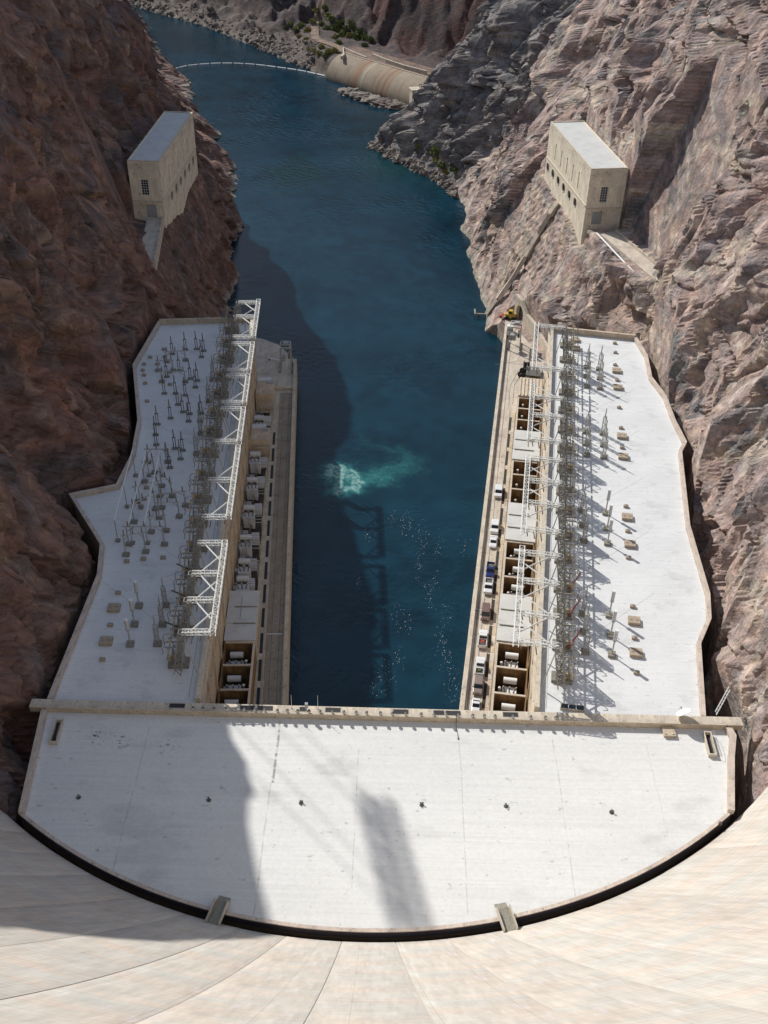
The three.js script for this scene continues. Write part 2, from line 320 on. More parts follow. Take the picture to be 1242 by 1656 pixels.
function rightX(z, h) {
  const x33 = R33(z), x0 = R0(z), far = sstep(-470, -500, z);
  const sl = lerp(1.62, 1.25, far);
  let x = h < 33 ? lerp(x0, x33, h / 33) : x33 + (h - 33) / sl - 4 * Math.sin(clamp((h - 33) / 90, 0, 1) * Math.PI);
  let a = lerp(1, 1.45, far) * lerp(1, 0.5, sstep(-540, -560, z)) * (0.35 + 0.65 * sstep(1, 14, h + 30 * sstep(-300, -290, z)));
  if (z < -318 && z > -392) a *= 0.4 + 0.6 * sstep(60, 82, h);
  let d = relief(z, h, 17, lerp(0.55, 0.25, far)) + far * (2.6 * ridge((z + 0.25 * h) / 13, h / 70, 5) + 1.5 * ridge((z + 0.2 * h) / 6, h / 40, 6));
  x -= d * a;
  if (z > -288 && z < -90 && h < 60) x = Math.max(x, REDGE(z) + 1.5 + 0.16 * Math.max(0, h - 33));
  const bot = RBOT(-333.1 - z);
  if (z > -385 && z < -331.5 && h > bot) x = Math.max(x, lerp(lerp(63.9, 56.4, (-333 - z) / 47) - 0.5, lerp(77.0, 69.3, (-331.5 - z) / 50), clamp((h - bot) / 2.4, 0, 1)) + 0.15 * Math.max(0, h - 64));
  else if (z > -385 && z < -331.5 && h > 20) x = Math.min(x, lerp(63.9, 56.4, (-333 - z) / 47) - 0.5 - 0.45 * (bot - h) + 0.5 * n3(z / 3, h / 3, 62));
  else if (z >= -331.5 && h > 45.9) x = Math.max(x, lerp(78.5, 87, clamp((z + 331.5) / 33, 0, 1)) - 1.1 * Math.max(0, z + 300) + 0.34 * (h - 46));
  if (h < 22 && z > -346 && z < -290) x = Math.max(x, tab([[-290, 60], [-318, 54.4], [-325, 52.1], [-341.5, 46.6], [-346, 41]])(z) + (h < 7.9 ? -7 : 0));
  return x;
}
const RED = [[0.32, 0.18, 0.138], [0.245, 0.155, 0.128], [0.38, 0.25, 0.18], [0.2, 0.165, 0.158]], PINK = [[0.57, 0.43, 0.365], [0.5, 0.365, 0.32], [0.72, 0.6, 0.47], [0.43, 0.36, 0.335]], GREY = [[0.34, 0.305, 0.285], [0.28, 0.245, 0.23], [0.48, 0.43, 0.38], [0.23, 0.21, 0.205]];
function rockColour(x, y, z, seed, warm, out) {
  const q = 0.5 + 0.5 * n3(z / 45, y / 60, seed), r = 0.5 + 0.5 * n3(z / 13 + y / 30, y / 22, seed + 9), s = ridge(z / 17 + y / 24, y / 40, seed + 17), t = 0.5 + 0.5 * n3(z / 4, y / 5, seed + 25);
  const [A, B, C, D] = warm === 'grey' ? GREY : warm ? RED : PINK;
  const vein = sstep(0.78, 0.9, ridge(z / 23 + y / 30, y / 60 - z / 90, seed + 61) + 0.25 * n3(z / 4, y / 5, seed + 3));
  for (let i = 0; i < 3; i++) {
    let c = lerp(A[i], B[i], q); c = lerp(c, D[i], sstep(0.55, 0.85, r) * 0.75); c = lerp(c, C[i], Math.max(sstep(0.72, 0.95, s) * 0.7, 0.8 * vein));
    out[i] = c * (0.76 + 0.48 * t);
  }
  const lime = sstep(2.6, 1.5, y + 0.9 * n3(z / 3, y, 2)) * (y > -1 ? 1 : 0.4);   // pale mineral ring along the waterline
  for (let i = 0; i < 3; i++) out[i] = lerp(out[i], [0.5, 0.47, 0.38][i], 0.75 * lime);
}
function gridMesh(name, us, vs, point, colour, m, uvS) {
  const nu = us.length, nv = vs.length, pos = new Float32Array(nu * nv * 3), col = new Float32Array(nu * nv * 3), uv = new Float32Array(nu * nv * 2), idx = [];
  const c = [0, 0, 0];
  for (let j = 0; j < nv; j++) { let run = 0, prev = null; for (let i = 0; i < nu; i++) {
    const k = j * nu + i, p = point(us[i], vs[j]);
    pos.set(p, 3 * k);
    uv[2 * k] = (0.8 * p[2] + 0.65 * p[0]) / uvS;
    colour(p, c); col.set(c, 3 * k);
  } }
  for (let i = 0; i < nu; i++) { let run = 0; for (let j = 0; j < nv; j++) { const k = j * nu + i; if (j) { const q = k - nu; run += Math.hypot(pos[3 * k] - pos[3 * q], pos[3 * k + 1] - pos[3 * q + 1]); } uv[2 * k + 1] = 0.35 * run / uvS + 0.65 * vs[j] / uvS; } }
  for (let j = 0; j < nv - 1; j++) for (let i = 0; i < nu - 1; i++) { const a = j * nu + i, b = a + 1, d = a + nu, e = d + 1; idx.push(a, b, d, b, e, d); }
  const g = new THREE.BufferGeometry();
  g.setAttribute('position', new THREE.BufferAttribute(pos, 3)); g.setAttribute('color', new THREE.BufferAttribute(col, 3)); g.setAttribute('uv', new THREE.BufferAttribute(uv, 2));
  g.setIndex(idx); g.computeVertexNormals();
  const o = new THREE.Mesh(g, m); o.name = numbered(name); o.castShadow = o.receiveShadow = true; scene.add(o);
  return o;
}
const range = (a, b, step) => { const n = Math.max(1, Math.round(Math.abs(b - a) / step)), r = []; for (let i = 0; i < n; i++) r.push(lerp(a, b, i / n)); return r; };
{
  const zs = [...range(-50, -110, 1.6), ...range(-110, -400, 0.68), ...range(-400, -640, 1.0), ...range(-640, -1000, 2.5), -1000];
  const vs = [...range(0, 1, 1 / 190), 1, 1.03, 1.08, 1.2, 1.5, 2];
  struct(gridMesh('canyon_wall', zs, vs, (z, v) => {
    const rim = LRIM(z), h = -3 + Math.min(v, 1) * (rim + 3), x = leftX(z, Math.max(h, 0));
    return v <= 1 ? [x, h, z + 0.5 * n3(z / 5, h / 5, 77)] : [x - (v - 1) * 150, rim + (v - 1) * 22, z];
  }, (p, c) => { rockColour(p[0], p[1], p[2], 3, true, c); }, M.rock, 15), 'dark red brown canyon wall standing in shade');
}
{
  const zs = [...range(60, -20, 2), ...range(-20, -420, 0.62), ...range(-420, -620, 0.8), ...range(-620, -690, 3), -690], SH = 0.5;
  const hs = [...range(-3, 118, 0.6), ...range(118, 210, 2.5), 210];
  struct(gridMesh('canyon_wall', zs, hs, (s, h) => { const z = s - SH * Math.min(Math.max(h, 0), 118); return [rightX(z, Math.max(h, 0)), h, z + 0.3 * n3(z / 5, h / 5, 88)]; },
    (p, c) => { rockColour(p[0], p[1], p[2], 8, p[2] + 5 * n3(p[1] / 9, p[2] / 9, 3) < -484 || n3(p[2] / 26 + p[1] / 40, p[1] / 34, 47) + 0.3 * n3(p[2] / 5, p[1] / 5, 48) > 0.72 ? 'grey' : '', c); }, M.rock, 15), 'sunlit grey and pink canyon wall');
}
// far bank: a terrain over [x,z], height by distance from the shoreline
const SHORE = [[60, -570], [24, -606], [-6, -640], [-44, -677], [-68, -709], [-92, -741], [-138, -799], [-181, -837], [-203, -861], [-300, -930], [-420, -960]];
function shoreDist(x, z) {
  let best = 1e9, sg = 1;
  for (let i = 0; i < SHORE.length - 1; i++) {
    const [ax, az] = SHORE[i], [bx_, bz] = SHORE[i + 1], dx = bx_ - ax, dz = bz - az, t = clamp(((x - ax) * dx + (z - az) * dz) / (dx * dx + dz * dz), 0, 1);
    const ex = x - ax - t * dx, ez = z - az - t * dz, d = Math.hypot(ex, ez);
    if (d < best) { best = d; sg = ex * -dz + ez * dx > 0 ? 1 : -1; }
  }
  return best * sg;
}
const BANK = tab([[-30, -8], [-2, -1.2], [0, 0.2], [3, 2.6], [8, 4.6], [18, 8], [32, 11.5], [44, 15], [58, 32], [85, 78], [140, 140], [320, 190]]);
const BANK0 = tab([[-30, -8], [-2, -1.2], [0, 0.2], [3, 3], [8, 5], [16, 8.5], [24, 11], [32, 24], [48, 50], [90, 105], [140, 150], [320, 190]]);   // crags along the bend
const BANK2 = tab([[-30, -8], [-2, -1.2], [0, -0.5], [4, 8], [9, 11.6], [24, 12], [40, 13], [47, 18], [58, 44], [85, 90], [140, 145], [320, 190]]);   // behind the outlet works
function bankY(x, z) {
  const d = shoreDist(x, z), k = sstep(-70, -44, x) ;
  const y = lerp(lerp(BANK0(d), BANK(d), sstep(-112, -84, x + 0.25 * (z + 760))), BANK2(d), k);
  const a = sstep(1, 14, d) * (1 - 0.85 * k * sstep(46, 38, d)) ;
  const [f1, f2, id] = worley(x / 9, 0.5, z / 9);
  return y + a * (1.4 * n3(x / 30, 1, z / 30) + sstep(60, 110, d) * (9 * ridge(x / 42, 3, z / 60) + 4 * n3(x / 17, 5, z / 17)) + 1.2 * (id - 0.5) * sstep(0, 0.2, f2 - f1) + facets(x / 12, z / 14, 71, 3.4, 3.4, 1.4) * lerp(1.0, 2.2, sstep(22, 40, d)) + facets(x / 5, z / 5.5, 73, 1.8, 2.2, 0.8) + 0.4 * n3(x / 4, 2, z / 4));
}
{
  const xs = [...range(-420, -160, 5), ...range(-160, 110, 1.8), ...range(110, 320, 6), 320], zs = [...range(-575, -860, 2), ...range(-860, -1250, 8), -1250];
  struct(gridMesh('hillside', xs, zs, (x, z) => [x, bankY(x, z), z], (p, c) => {
    const y = p[1], q = 0.5 + 0.5 * n3(p[0] / 34, y / 30, p[2] / 34), r = 0.5 + 0.5 * n3(p[0] / 7, 4, p[2] / 7), d = shoreDist(p[0], p[2]);
    for (let i = 0; i < 3; i++) {
      let v = lerp([0.19, 0.14, 0.135][i], [0.25, 0.12, 0.1][i], sstep(0.4, 0.8, q) * sstep(-60, 0, p[0])); v = lerp(v, [0.33, 0.26, 0.21][i], sstep(0.5, 0.9, r) * 0.45);
      v = lerp(v, [0.38, 0.31, 0.25][i], sstep(30, 14, d) * 0.6);
      const lime = sstep(2.6, 1.4, y + n3(p[0] / 3, 1, p[2] / 3)); c[i] = 0.62 * lerp(v, [0.62, 0.56, 0.45][i], 0.7 * lime);
    }
  }, M.rockFar, 24), 'purple brown hillside across the river bend');
  const hs = scene.children[scene.children.length - 1].geometry, hp = hs.attributes.position, hu = hs.attributes.uv;
  for (let i = 0; i < hp.count; i++) hu.setXY(i, hp.getX(i) / 20, (hp.getZ(i) - hp.getY(i)) / 20);
}
// where a photograph's direction meets a rock surface
function hitRock(px, py, kind) {
  const d = rayDir(px, py), o = V(0, CAMY, 0);
  let prev = 0;
  for (let t = 120; t < 1400; t += 0.5) {
    const x = o.x + d.x * t, y = o.y + d.y * t, z = o.z + d.z * t;
    const inside = kind === 'right' ? x > rightX(z, Math.max(0, y)) : kind === 'left' ? x < leftX(z, Math.max(0, y)) : y < bankY(x, z);
    if (inside || y < 0) return V(x, y, z);
  }
  return null;
}

// ---------------------------------------------------------------- river
{
  const rows = [...range(-131.2, -330, 0.42), ...range(-330, -560, 0.62), ...range(-560, -720, 1), ...range(-720, -1000, 2.5), -1000], cols = range(0, 1, 1 / 230).concat([1]);
  const left = tab([[-131, -40], [-280, -60], [-330, -70], [-414, -80], [-511, -97], [-600, -130], [-700, -160], [-875, -235], [-1000, -320]]), right = tab([[-131, 36], [-280, 60], [-340, 60], [-480, 60], [-600, 40], [-650, 20], [-700, -30], [-760, -80], [-870, -190], [-1000, -230]]);
  const pl = [at(541, 757, 0), at(548, 795, 0), at(585, 778, 0), at(620, 765, 0), at(665, 752, 0), at(655, 738, 0), at(618, 722, 0), at(590, 712, 0)];
  const segs = [[0, 1, 1, 2.6], [0, 2, 0.9, 2.6], [1, 2, 0.9, 2.6], [2, 3, 0.66, 3.2], [3, 4, 0.42, 3.4], [4, 5, 0.3, 2.6], [5, 6, 0.18, 2.2], [6, 7, 0.1, 1.8]];
  const plume = (x, z) => { let b = 0; for (const [i, j, s, w] of segs) { const a = pl[i], e = pl[j], dx = e.x - a.x, dz = e.z - a.z, t = clamp(((x - a.x) * dx + (z - a.z) * dz) / (dx * dx + dz * dz), 0, 1), d = Math.hypot(x - a.x - t * dx, (z - a.z - t * dz) * 0.8); b = Math.max(b, s * Math.exp(-Math.pow(d / w, 2))); } return b; };
  const ruff = (x, z) => clamp(0.5 + 1.1 * n3(x / 40, 1, z / 46) + 0.4 * n3(x / 12, 4, z / 16), 0.04, 1.3);   // wind-ruffled and slick water
  const chop = (x, z) => { const m = n3(x / 11, 31, z / 17) + 0.5 * n3(x / 4, 33, z / 6); return sstep(0.35, 0.8, m) * sstep(-290, -240, z); };   // short steep chop where the currents meet
  const boil = [at(475, 283, 0), at(640, 265, 0), at(700, 330, 0)];
  const o = gridMesh('river', cols, rows, (u, z) => {
    const x = lerp(left(z), right(z), u), q = plume(x, z), r = ruff(x, z), near = sstep(-520, -330, z);
    const wv = r * (0.05 * n3(x / 2.2 + z / 7, z / 1.5, 3) * near + 0.04 * n3(x / 1.1, z / 0.9 + x / 5, 6) * near + 0.05 * n3(x / 5, z / 3.4, 9) + (1 - near) * 0.13 * n3(x / 2.8, z / 1.7, 15)) + q * 0.12 * n3(x / 0.9, z / 0.9, 12) + chop(x, z) * 0.12 * n3(x / 1.3, z / 1.3, 22);
    return [x, wv, z];
  }, ([x, y, z], c) => {
    const m = n3(x / 30 + 0.4 * n3(x / 12, 0, z / 12), 7, z / 30), m2 = n3(x / 9, 8, z / 12);
    for (let i = 0; i < 3; i++) c[i] = [0.0042, 0.0265, 0.044][i] * (1 + 0.3 * m + 0.12 * m2);
    const shoal = Math.exp(-Math.pow(Math.hypot((x - boil[0].x) / 15, (z - boil[0].z) / 26) + 0.25 * m2, 4)), green = Math.exp(-Math.pow(Math.hypot((x - boil[1].x) / 26, (z - boil[1].z) / 34) + 0.3 * m2, 2));
    for (let i = 0; i < 3; i++) { c[i] = lerp(c[i], [0.006, 0.026, 0.028][i], 0.75 * shoal); c[i] = lerp(c[i], [0.011, 0.05, 0.05][i], clamp(0.5 * green, 0, 0.6)); }
    const q = plume(x + 1.8 * n3(x / 7, 2, z / 7) + 0.9 * n3(x / 2, 2, z / 2) + 0.4 * n3(x / 0.9, 6, z / 0.9), z + 2.4 * n3(x / 7, 5, z / 7) + 0.9 * n3(x / 2, 5, z / 2)), tq = clamp(q * (0.55 + 0.5 * (0.5 + 0.5 * n3(x / 1.6, 3, z / 1.6))), 0, 1);
    for (let i = 0; i < 3; i++) c[i] = lerp(c[i], [0.035, 0.2, 0.19][i], clamp(1.15 * tq, 0, 1));
    const foam = sstep(0.6, 1.0, q) * sstep(-0.25, 0.4, ridge(x / 1.7, z / 1.3, 4) * 0.6 + n3(x / 0.7, z / 0.7, 8) * 0.6) + 0.55 * sstep(0.1, 0.3, q) * sstep(0.78, 0.95, ridge(x / 3, z / 1.6, 14) * (0.7 + 0.3 * n3(x / 0.8, 1, z / 0.8)));
    for (let i = 0; i < 3; i++) c[i] = lerp(c[i], [0.36, 0.52, 0.48][i], clamp(foam, 0, 1) * 0.7);
  }, new THREE.MeshPhysicalMaterial({ vertexColors: true, roughness: 0.07, ior: 1.33, bumpMap: rippleTex, bumpScale: 0.055 }), 13);
  const uv = o.geometry.attributes.uv, p = o.geometry.attributes.position;
  for (let i = 0; i < p.count; i++) uv.setXY(i, p.getX(i) / 11, p.getZ(i) / 11);
  struct(o, 'deep blue green river with a pale upwelling of foam');
}
const bed = mesh('riverbed', slab([[-420, 40], [320, 40], [320, -1260], [-420, -1260]], -9, -8), M.dirt); struct(bed);

// ---------------------------------------------------------------- dam
const DCX = -2, DCZ = -181.8;
const damR = (y) => (y <= 31 ? 96.35 : 96.35 + 86 * (1 - Math.pow(1 - (y - 31) / 149.4, 1.32)));
{
  const dam = thing('dam', 'pale concrete arch dam face curving behind the powerhouse roof', 'dam');
  const damPoint = (a, y, off = 0) => { const r = damR(y) + off; return [DCX + r * Math.sin(a), y, DCZ + r * Math.cos(a)]; };
  const ys = [8, 18, 26, 30.9, 31.1, 32, ...range(33, 110, 2.5), ...range(110, 178, 7), 178];
  const strip = (a0, a1, n, off, gap) => {
    const pos = [], uv = [], idx = [];
    for (let j = 0; j < ys.length; j++) for (let i = 0; i <= n; i++) {
      const y = ys[j], g = gap / damR(y), a = lerp(a0 + g, a1 - g, i / n);
      pos.push(...damPoint(a, y, off)); uv.push(a * 105 / 26, (y - 30) * 1.35 / 26 + Math.floor(a0 * 40) * 0.17);
    }
    for (let j = 0; j < ys.length - 1; j++) for (let i = 0; i < n; i++) { const k = j * (n + 1) + i; idx.push(k, k + n + 1, k + 1, k + 1, k + n + 1, k + n + 2); }
    if (gap) for (const i of [0, n]) for (let j = 0; j < ys.length; j++) { const y = ys[j], g = gap / damR(y), a = i ? a1 - g : a0 + g; pos.push(...damPoint(a, y, off + 0.6)); uv.push(0, 0); }
    if (gap) { const b = ys.length * (n + 1); for (let j = 0; j < ys.length - 1; j++) { let k = j * (n + 1); idx.push(k, b + j, k + n + 1, k + n + 1, b + j, b + j + 1); k += n; const c = b + ys.length; idx.push(k, k + n + 1, c + j, k + n + 1, c + j + 1, c + j); } }
    const g = new THREE.BufferGeometry(); g.setAttribute('position', new THREE.Float32BufferAttribute(pos, 3)); g.setAttribute('uv', new THREE.Float32BufferAttribute(uv, 2)); g.setIndex(idx); g.computeVertexNormals();
    return g;
  };
  mesh('core', strip(-1.25, 1.25, 80, 0.55, 0), M.damDark, dam);
  const rr = rng(5), tones = [0, 1, 2, 3].map((i) => { const m = M.dam.clone(); m.color = lin(0.7 + 0.02 * (i - 1.5), 0.64 + 0.02 * (i - 1.5), 0.57 + 0.018 * (i - 1.5)); return m; });
  let a = -1.2;
  while (a < 1.18) { const w = 0.072 + 0.02 * rr(); mesh('concrete_block', strip(a, a + w, 4, 0.06 * (rr() - 0.5), 0.05), tones[Math.floor(rr() * 4)], dam); a += w; }
  // crest with its roadway, behind and below the viewer
  const ring = (r0, r1) => { const o = []; for (let i = 0; i <= 60; i++) { const t = lerp(-1.2, 1.2, i / 60); o.push([DCX + r0 * Math.sin(t), DCZ + r0 * Math.cos(t)]); } for (let i = 60; i >= 0; i--) { const t = lerp(-1.2, 1.2, i / 60); o.push([DCX + r1 * Math.sin(t), DCZ + r1 * Math.cos(t)]); } return o; };
  mesh('crest', slab(ring(damR(178) + 0.02, damR(178) + 14), 170, 178.003), M.tan, dam);
}

// ---------------------------------------------------------------- powerhouse: the central block
const into = (o, g) => g.translate(-o.position.x, -o.position.y, -o.position.z);   // world geometry into a thing that is not turned
const ROOFY = 32, DECKY = 8;
const arc = (r, a0, a1, n) => { const o = []; for (let i = 0; i <= n; i++) { const t = lerp(a0, a1, i / n); o.push([DCX + r * Math.sin(t), DCZ + r * Math.cos(t)]); } return o; };
const AL = Math.atan2(-57.7, 76), AR = Math.atan2(63.9, 73.2), RE = 95.4;
const sideL = [[-61.8, -128.7]], sideR = [at(1181, 1229, 32), at(1184, 1195, 32), at(1172, 1168, 32)].map((p) => [p.x, p.z]);
const centralEdge = [...sideL, ...arc(RE, AL, AR, 60), ...sideR.slice(0, 2), [sideR[2][0], -128.7]];
const centralRoofTex = texture(2048, 1024, (u, v) => {   // worn white coating with the seams, scrapes and stains of the central roof
  const x = lerp(-66, 68, u), z = lerp(-131, -85, v);
  let t = 0.93 + 0.06 * (fbm(N1, u, v, 5, 3, 6, 0.6) - 0.5) + 0.05 * (fbm(N2, u, v, 8, 130, 3) - 0.5) + 0.05 * (fbm(N3, u, v, 300, 120, 2) - 0.5);
  t -= 0.06 * sstep(0.58, 0.8, fbm(N5, u, v, 9, 7, 5, 0.62));
  t -= 0.14 * sstep(0.74, 0.84, fbm(N4, u, v, 110, 50, 4, 0.66));
  for (const [c, w, k, z0, z1] of [[-18.2, 0.16, 0.3, -128, -114], [-18.5, 0.1, 0.1, -114, -88], [-3.5, 0.06, 0.14, -122, -94], [14.8, 0.07, 0.1, -128, -90], [32, 0.07, 0.12, -126, -92], [-42, 0.08, 0.1, -126, -96], [49, 0.06, 0.07, -125, -98]]) {
    const q = Math.abs(x - c - 0.35 * (fbm(N2, v, u, 6, 4, 3) - 0.5));
    if (z > z0 && z < z1) t -= k * sstep(w * 2, w * 0.3, q) * (fbm(N3, u, v, 40, 60, 3) > 0.46 ? 1 : 0.25);
  }
  for (const [cx, cz, r] of [[-52, -123, 5], [-47, -122.5, 4], [21, -90.5, 3], [-38, -121, 4], [-45, -92, 4]]) t -= 0.5 * sstep(r, 0, Math.hypot(x - cx, (z - cz) * 1.6)) * sstep(0.62, 0.75, fbm(N4, u, v, 220, 90, 3, 0.6));
  return [t, t * 0.998, t * 0.985];
}, true, false);
const ph = thing('powerhouse', 'white roofed central powerhouse block between the dam and the river', 'powerhouse', V(0, DECKY, -129));
{
  const g = slab(centralEdge, 31.2, ROOFY);
  const p = g.attributes.position, uv = g.attributes.uv;
  for (let i = 0; i < p.count; i++) uv.setXY(i, (p.getX(i) + 66) / 134, (p.getZ(i) + 131) / 46);
  mesh('roof', into(ph, g), mat(lin(0.8, 0.8, 0.79), 0.85, 0, { map: centralRoofTex }), ph);
  const inset = (q, k) => q.map(([x, z]) => [x * k, -110 + (z + 110) * k]);
  mesh('wall', into(ph, slab([...inset(centralEdge, 0.995).slice(0), [60, -131], [-60, -131]], -4, 31.2)), M.tan, ph);
  mesh('shade_band', into(ph, wallLine(arc(RE + 0.06, AL, AR, 60), 0.1, 30.75, 32.1)), mat(lin(0.02, 0.016, 0.024), 0.6), ph);  // near-black strip painting the shade on the upstream wall face
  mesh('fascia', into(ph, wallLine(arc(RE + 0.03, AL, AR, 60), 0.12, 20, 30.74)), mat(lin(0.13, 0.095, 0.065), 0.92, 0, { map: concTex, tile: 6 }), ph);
  mesh('kerb', into(ph, wallLine(arc(RE - 0.3, AL, AR, 60), 0.6, ROOFY, ROOFY + 0.3)), M.tanPink, ph);
  mesh('kerb', into(ph, wallLine([[-61.9, -128.65], [DCX + (RE - 0.3) * Math.sin(AL), DCZ + (RE - 0.3) * Math.cos(AL)]], 1.0, ROOFY + 0.004, ROOFY + 1.0)), M.tanPink, ph);
  mesh('kerb', into(ph, wallLine([[sideR[2][0], -128.65], sideR[1], sideR[0], [DCX + (RE - 0.2) * Math.sin(AR), DCZ + (RE - 0.2) * Math.cos(AR)]], 1.1, ROOFY + 0.004, ROOFY + 1.1)), M.tanPink, ph);
  // parapet above the river, cast in bays with a coping
  let x = -64.6; const rr = rng(9);
  while (x < 66.5) { const w = Math.min(8.4, 67.4 - x); mesh('parapet_panel', into(ph, bb(w - 0.03, 1.25, 1.75, x + w / 2, ROOFY + 0.004, -129.6)), M.tan, ph); mesh('coping', into(ph, bb(w - 0.03, 0.18, 1.98, x + w / 2, ROOFY + 1.254, -129.6)), M.tanPale, ph); x += w; }
  for (const [px, py, w] of [[286, 1143, 2.9], [400, 1146, 2.8], [428.5, 1147.4, 2.8], [489, 1149.5, 1.2], [538, 1150.6, 2.8], [648, 1153.3, 2.8], [709.6, 1154.3, 2.0], [732.6, 1155.3, 2.8], [825.5, 1156.3, 2.8]]) {
    const p = at(px, py, 33.5), f = mesh('vent_frame', into(ph, bb(w, 0.1, 1.0, p.x, ROOFY + 1.436, -129.75)), M.steelDark, ph);
    mesh('grille', into(ph, bb(w - 0.16, 0.02, 0.84, p.x, ROOFY + 1.537, -129.75)), M.slot, f);
  }
  // low footings of the roof vents stand on the roof as things of their own, below
}
// ---------------------------------------------------------------- the two wings
const wing = (A, B, sg) => {
  const L = Math.hypot(B[0] - A[0], B[1] - A[1]), d = [(B[0] - A[0]) / L, (B[1] - A[1]) / L], n = sg > 0 ? [-d[1], d[0]] : [d[1], -d[0]];
  return { sg, L, d, n, th: Math.asin(-d[0]), pt: (s, o) => [A[0] + d[0] * s + n[0] * o, A[1] + d[1] * s + n[1] * o], v: (s, o, y) => V(A[0] + d[0] * s + n[0] * o, y, A[1] + d[1] * s + n[1] * o),
    so: (px, py, y) => { const p = at(px, py, y), x = p.x - A[0], z = p.z - A[1]; return [x * d[0] + z * d[1], x * n[0] + z * n[1]]; } };
};
const WL = wing([-34, -131], [-41.7, -286], 1), WR = wing([29.5, -131], [49.7, -285], -1);
const band = (w, s0, s1, o0, o1, y0, y1, n = 1) => { const a = [], b = []; for (let i = 0; i <= n; i++) { const s = lerp(s0, s1, i / n), f = typeof o0 === 'function'; a.push(w.pt(s, f ? o0(s) : o0)); b.push(w.pt(s, typeof o1 === 'function' ? o1(s) : o1)); } return slab([...a, ...b.reverse()], y0, y1); };
const xz = (p) => [p.x, p.z];
const outerL = [[-61.5, -130.9], [160, 930], [165, 880], [115, 800], [190, 785], [215, 735], [225, 680], [217, 590], [258, 520]].map((q, i) => (i ? xz(at(q[0], q[1], 33)) : q));
const outerR = [[60.6, -130.9], [1130, 1040], [1147, 1000], [1145, 960], [1113, 850], [1100, 730], [1108, 715], [1090, 680], [1075, 640], [1052, 610], [1045, 575], [1027, 545]].map((q, i) => (i ? xz(at(q[0], q[1], 33)) : q));
for (const [w, outer, label] of [[WL, outerL, 'long powerhouse wing with roof in shade under the dark red wall'], [WR, outerR, 'long powerhouse wing with sunlit white roof under the grey wall']]) {
  const o = thing('powerhouse_wing', label, 'powerhouse', w.v(0, 0, DECKY));
  const L = w.L, foot = [w.pt(0, -0.05), ...[0.2, 0.4, 0.6, 0.8, 1].map((t) => w.pt(L * t, -0.05)), ...outer.slice(1).reverse(), outer[0]];
  foot[0] = [w.pt(0, -0.05)[0], -130.62]; foot[foot.length - 1] = [outer[0][0], -130.62];
  mesh('roof', into(o, slab(foot, 31, ROOFY)), M.roof, o);
  const c = foot.reduce((a, p) => [a[0] + p[0] / foot.length, a[1] + p[1] / foot.length], [0, 0]);
  mesh('wall', into(o, slab(foot.map(([x, z]) => [lerp(x, c[0], 0.012), lerp(z, c[1], 0.004)]), -4, 31)), M.tan, o);
  // river face in tall cast bays with string courses, parapet on top
  const nb = 16;
  for (let i = 0; i < nb; i++) {
    const s0 = lerp(1, L, i / nb), s1 = lerp(1, L, (i + 1) / nb);
    mesh('wall_panel', into(o, band(w, s0 + 0.03, s1 - 0.03, -0.45, 0.35, -2, 31.9)), M.tan, o);
    mesh('parapet_panel', into(o, band(w, s0 + 0.015, s1 - 0.015, -0.45, 0.45, 31.904, 33.25)), M.tanPale, o);
    mesh('pilaster', into(o, band(w, s0 - 0.45, s0 + 0.45, 0.352, 0.75, -2, 30.6)), M.tan, o);
  }
  mesh('string_course', into(o, band(w, 1, L, 0.354, 0.95, 30.6, 31.4)), M.tanPale, o);
  mesh('string_course', into(o, band(w, 1, L, 0.353, 0.9, 24.6, 25.2)), M.tan, o);
  const line = (q, n) => { const r = []; for (let i = 0; i < q.length - 1; i++) r.push([q[i], q[i + 1]]); return r; };
  outer.forEach((p, i) => { if (i === outer.length - 1) return; });
  mesh('parapet', into(o, wallLine(outer, 0.85, ROOFY + 0.004, ROOFY + 1.25)), M.tanPink, o);
  mesh('parapet', into(o, wallLine([w.pt(L - 0.4, 0.46), outer[outer.length - 1]], 0.8, ROOFY + 0.006, ROOFY + 1.7)), M.tan, o);
  // roof joints: shallow strips between the cast sections
  for (let i = 1; i < 7; i++) { const s = L * i / 7.2, a = w.pt(s, -9), b = w.pt(s + (w.sg > 0 ? 14 : 17), -24); mesh('roof_seam', into(o, wallLine([a, b], 0.05, ROOFY, ROOFY + 0.006)), M.padGrey, o); }
  mesh('roof_seam', into(o, band(w, 2, L - 2, -1.9, -1.8, ROOFY, ROOFY + 0.006)), M.padGrey, o);
}
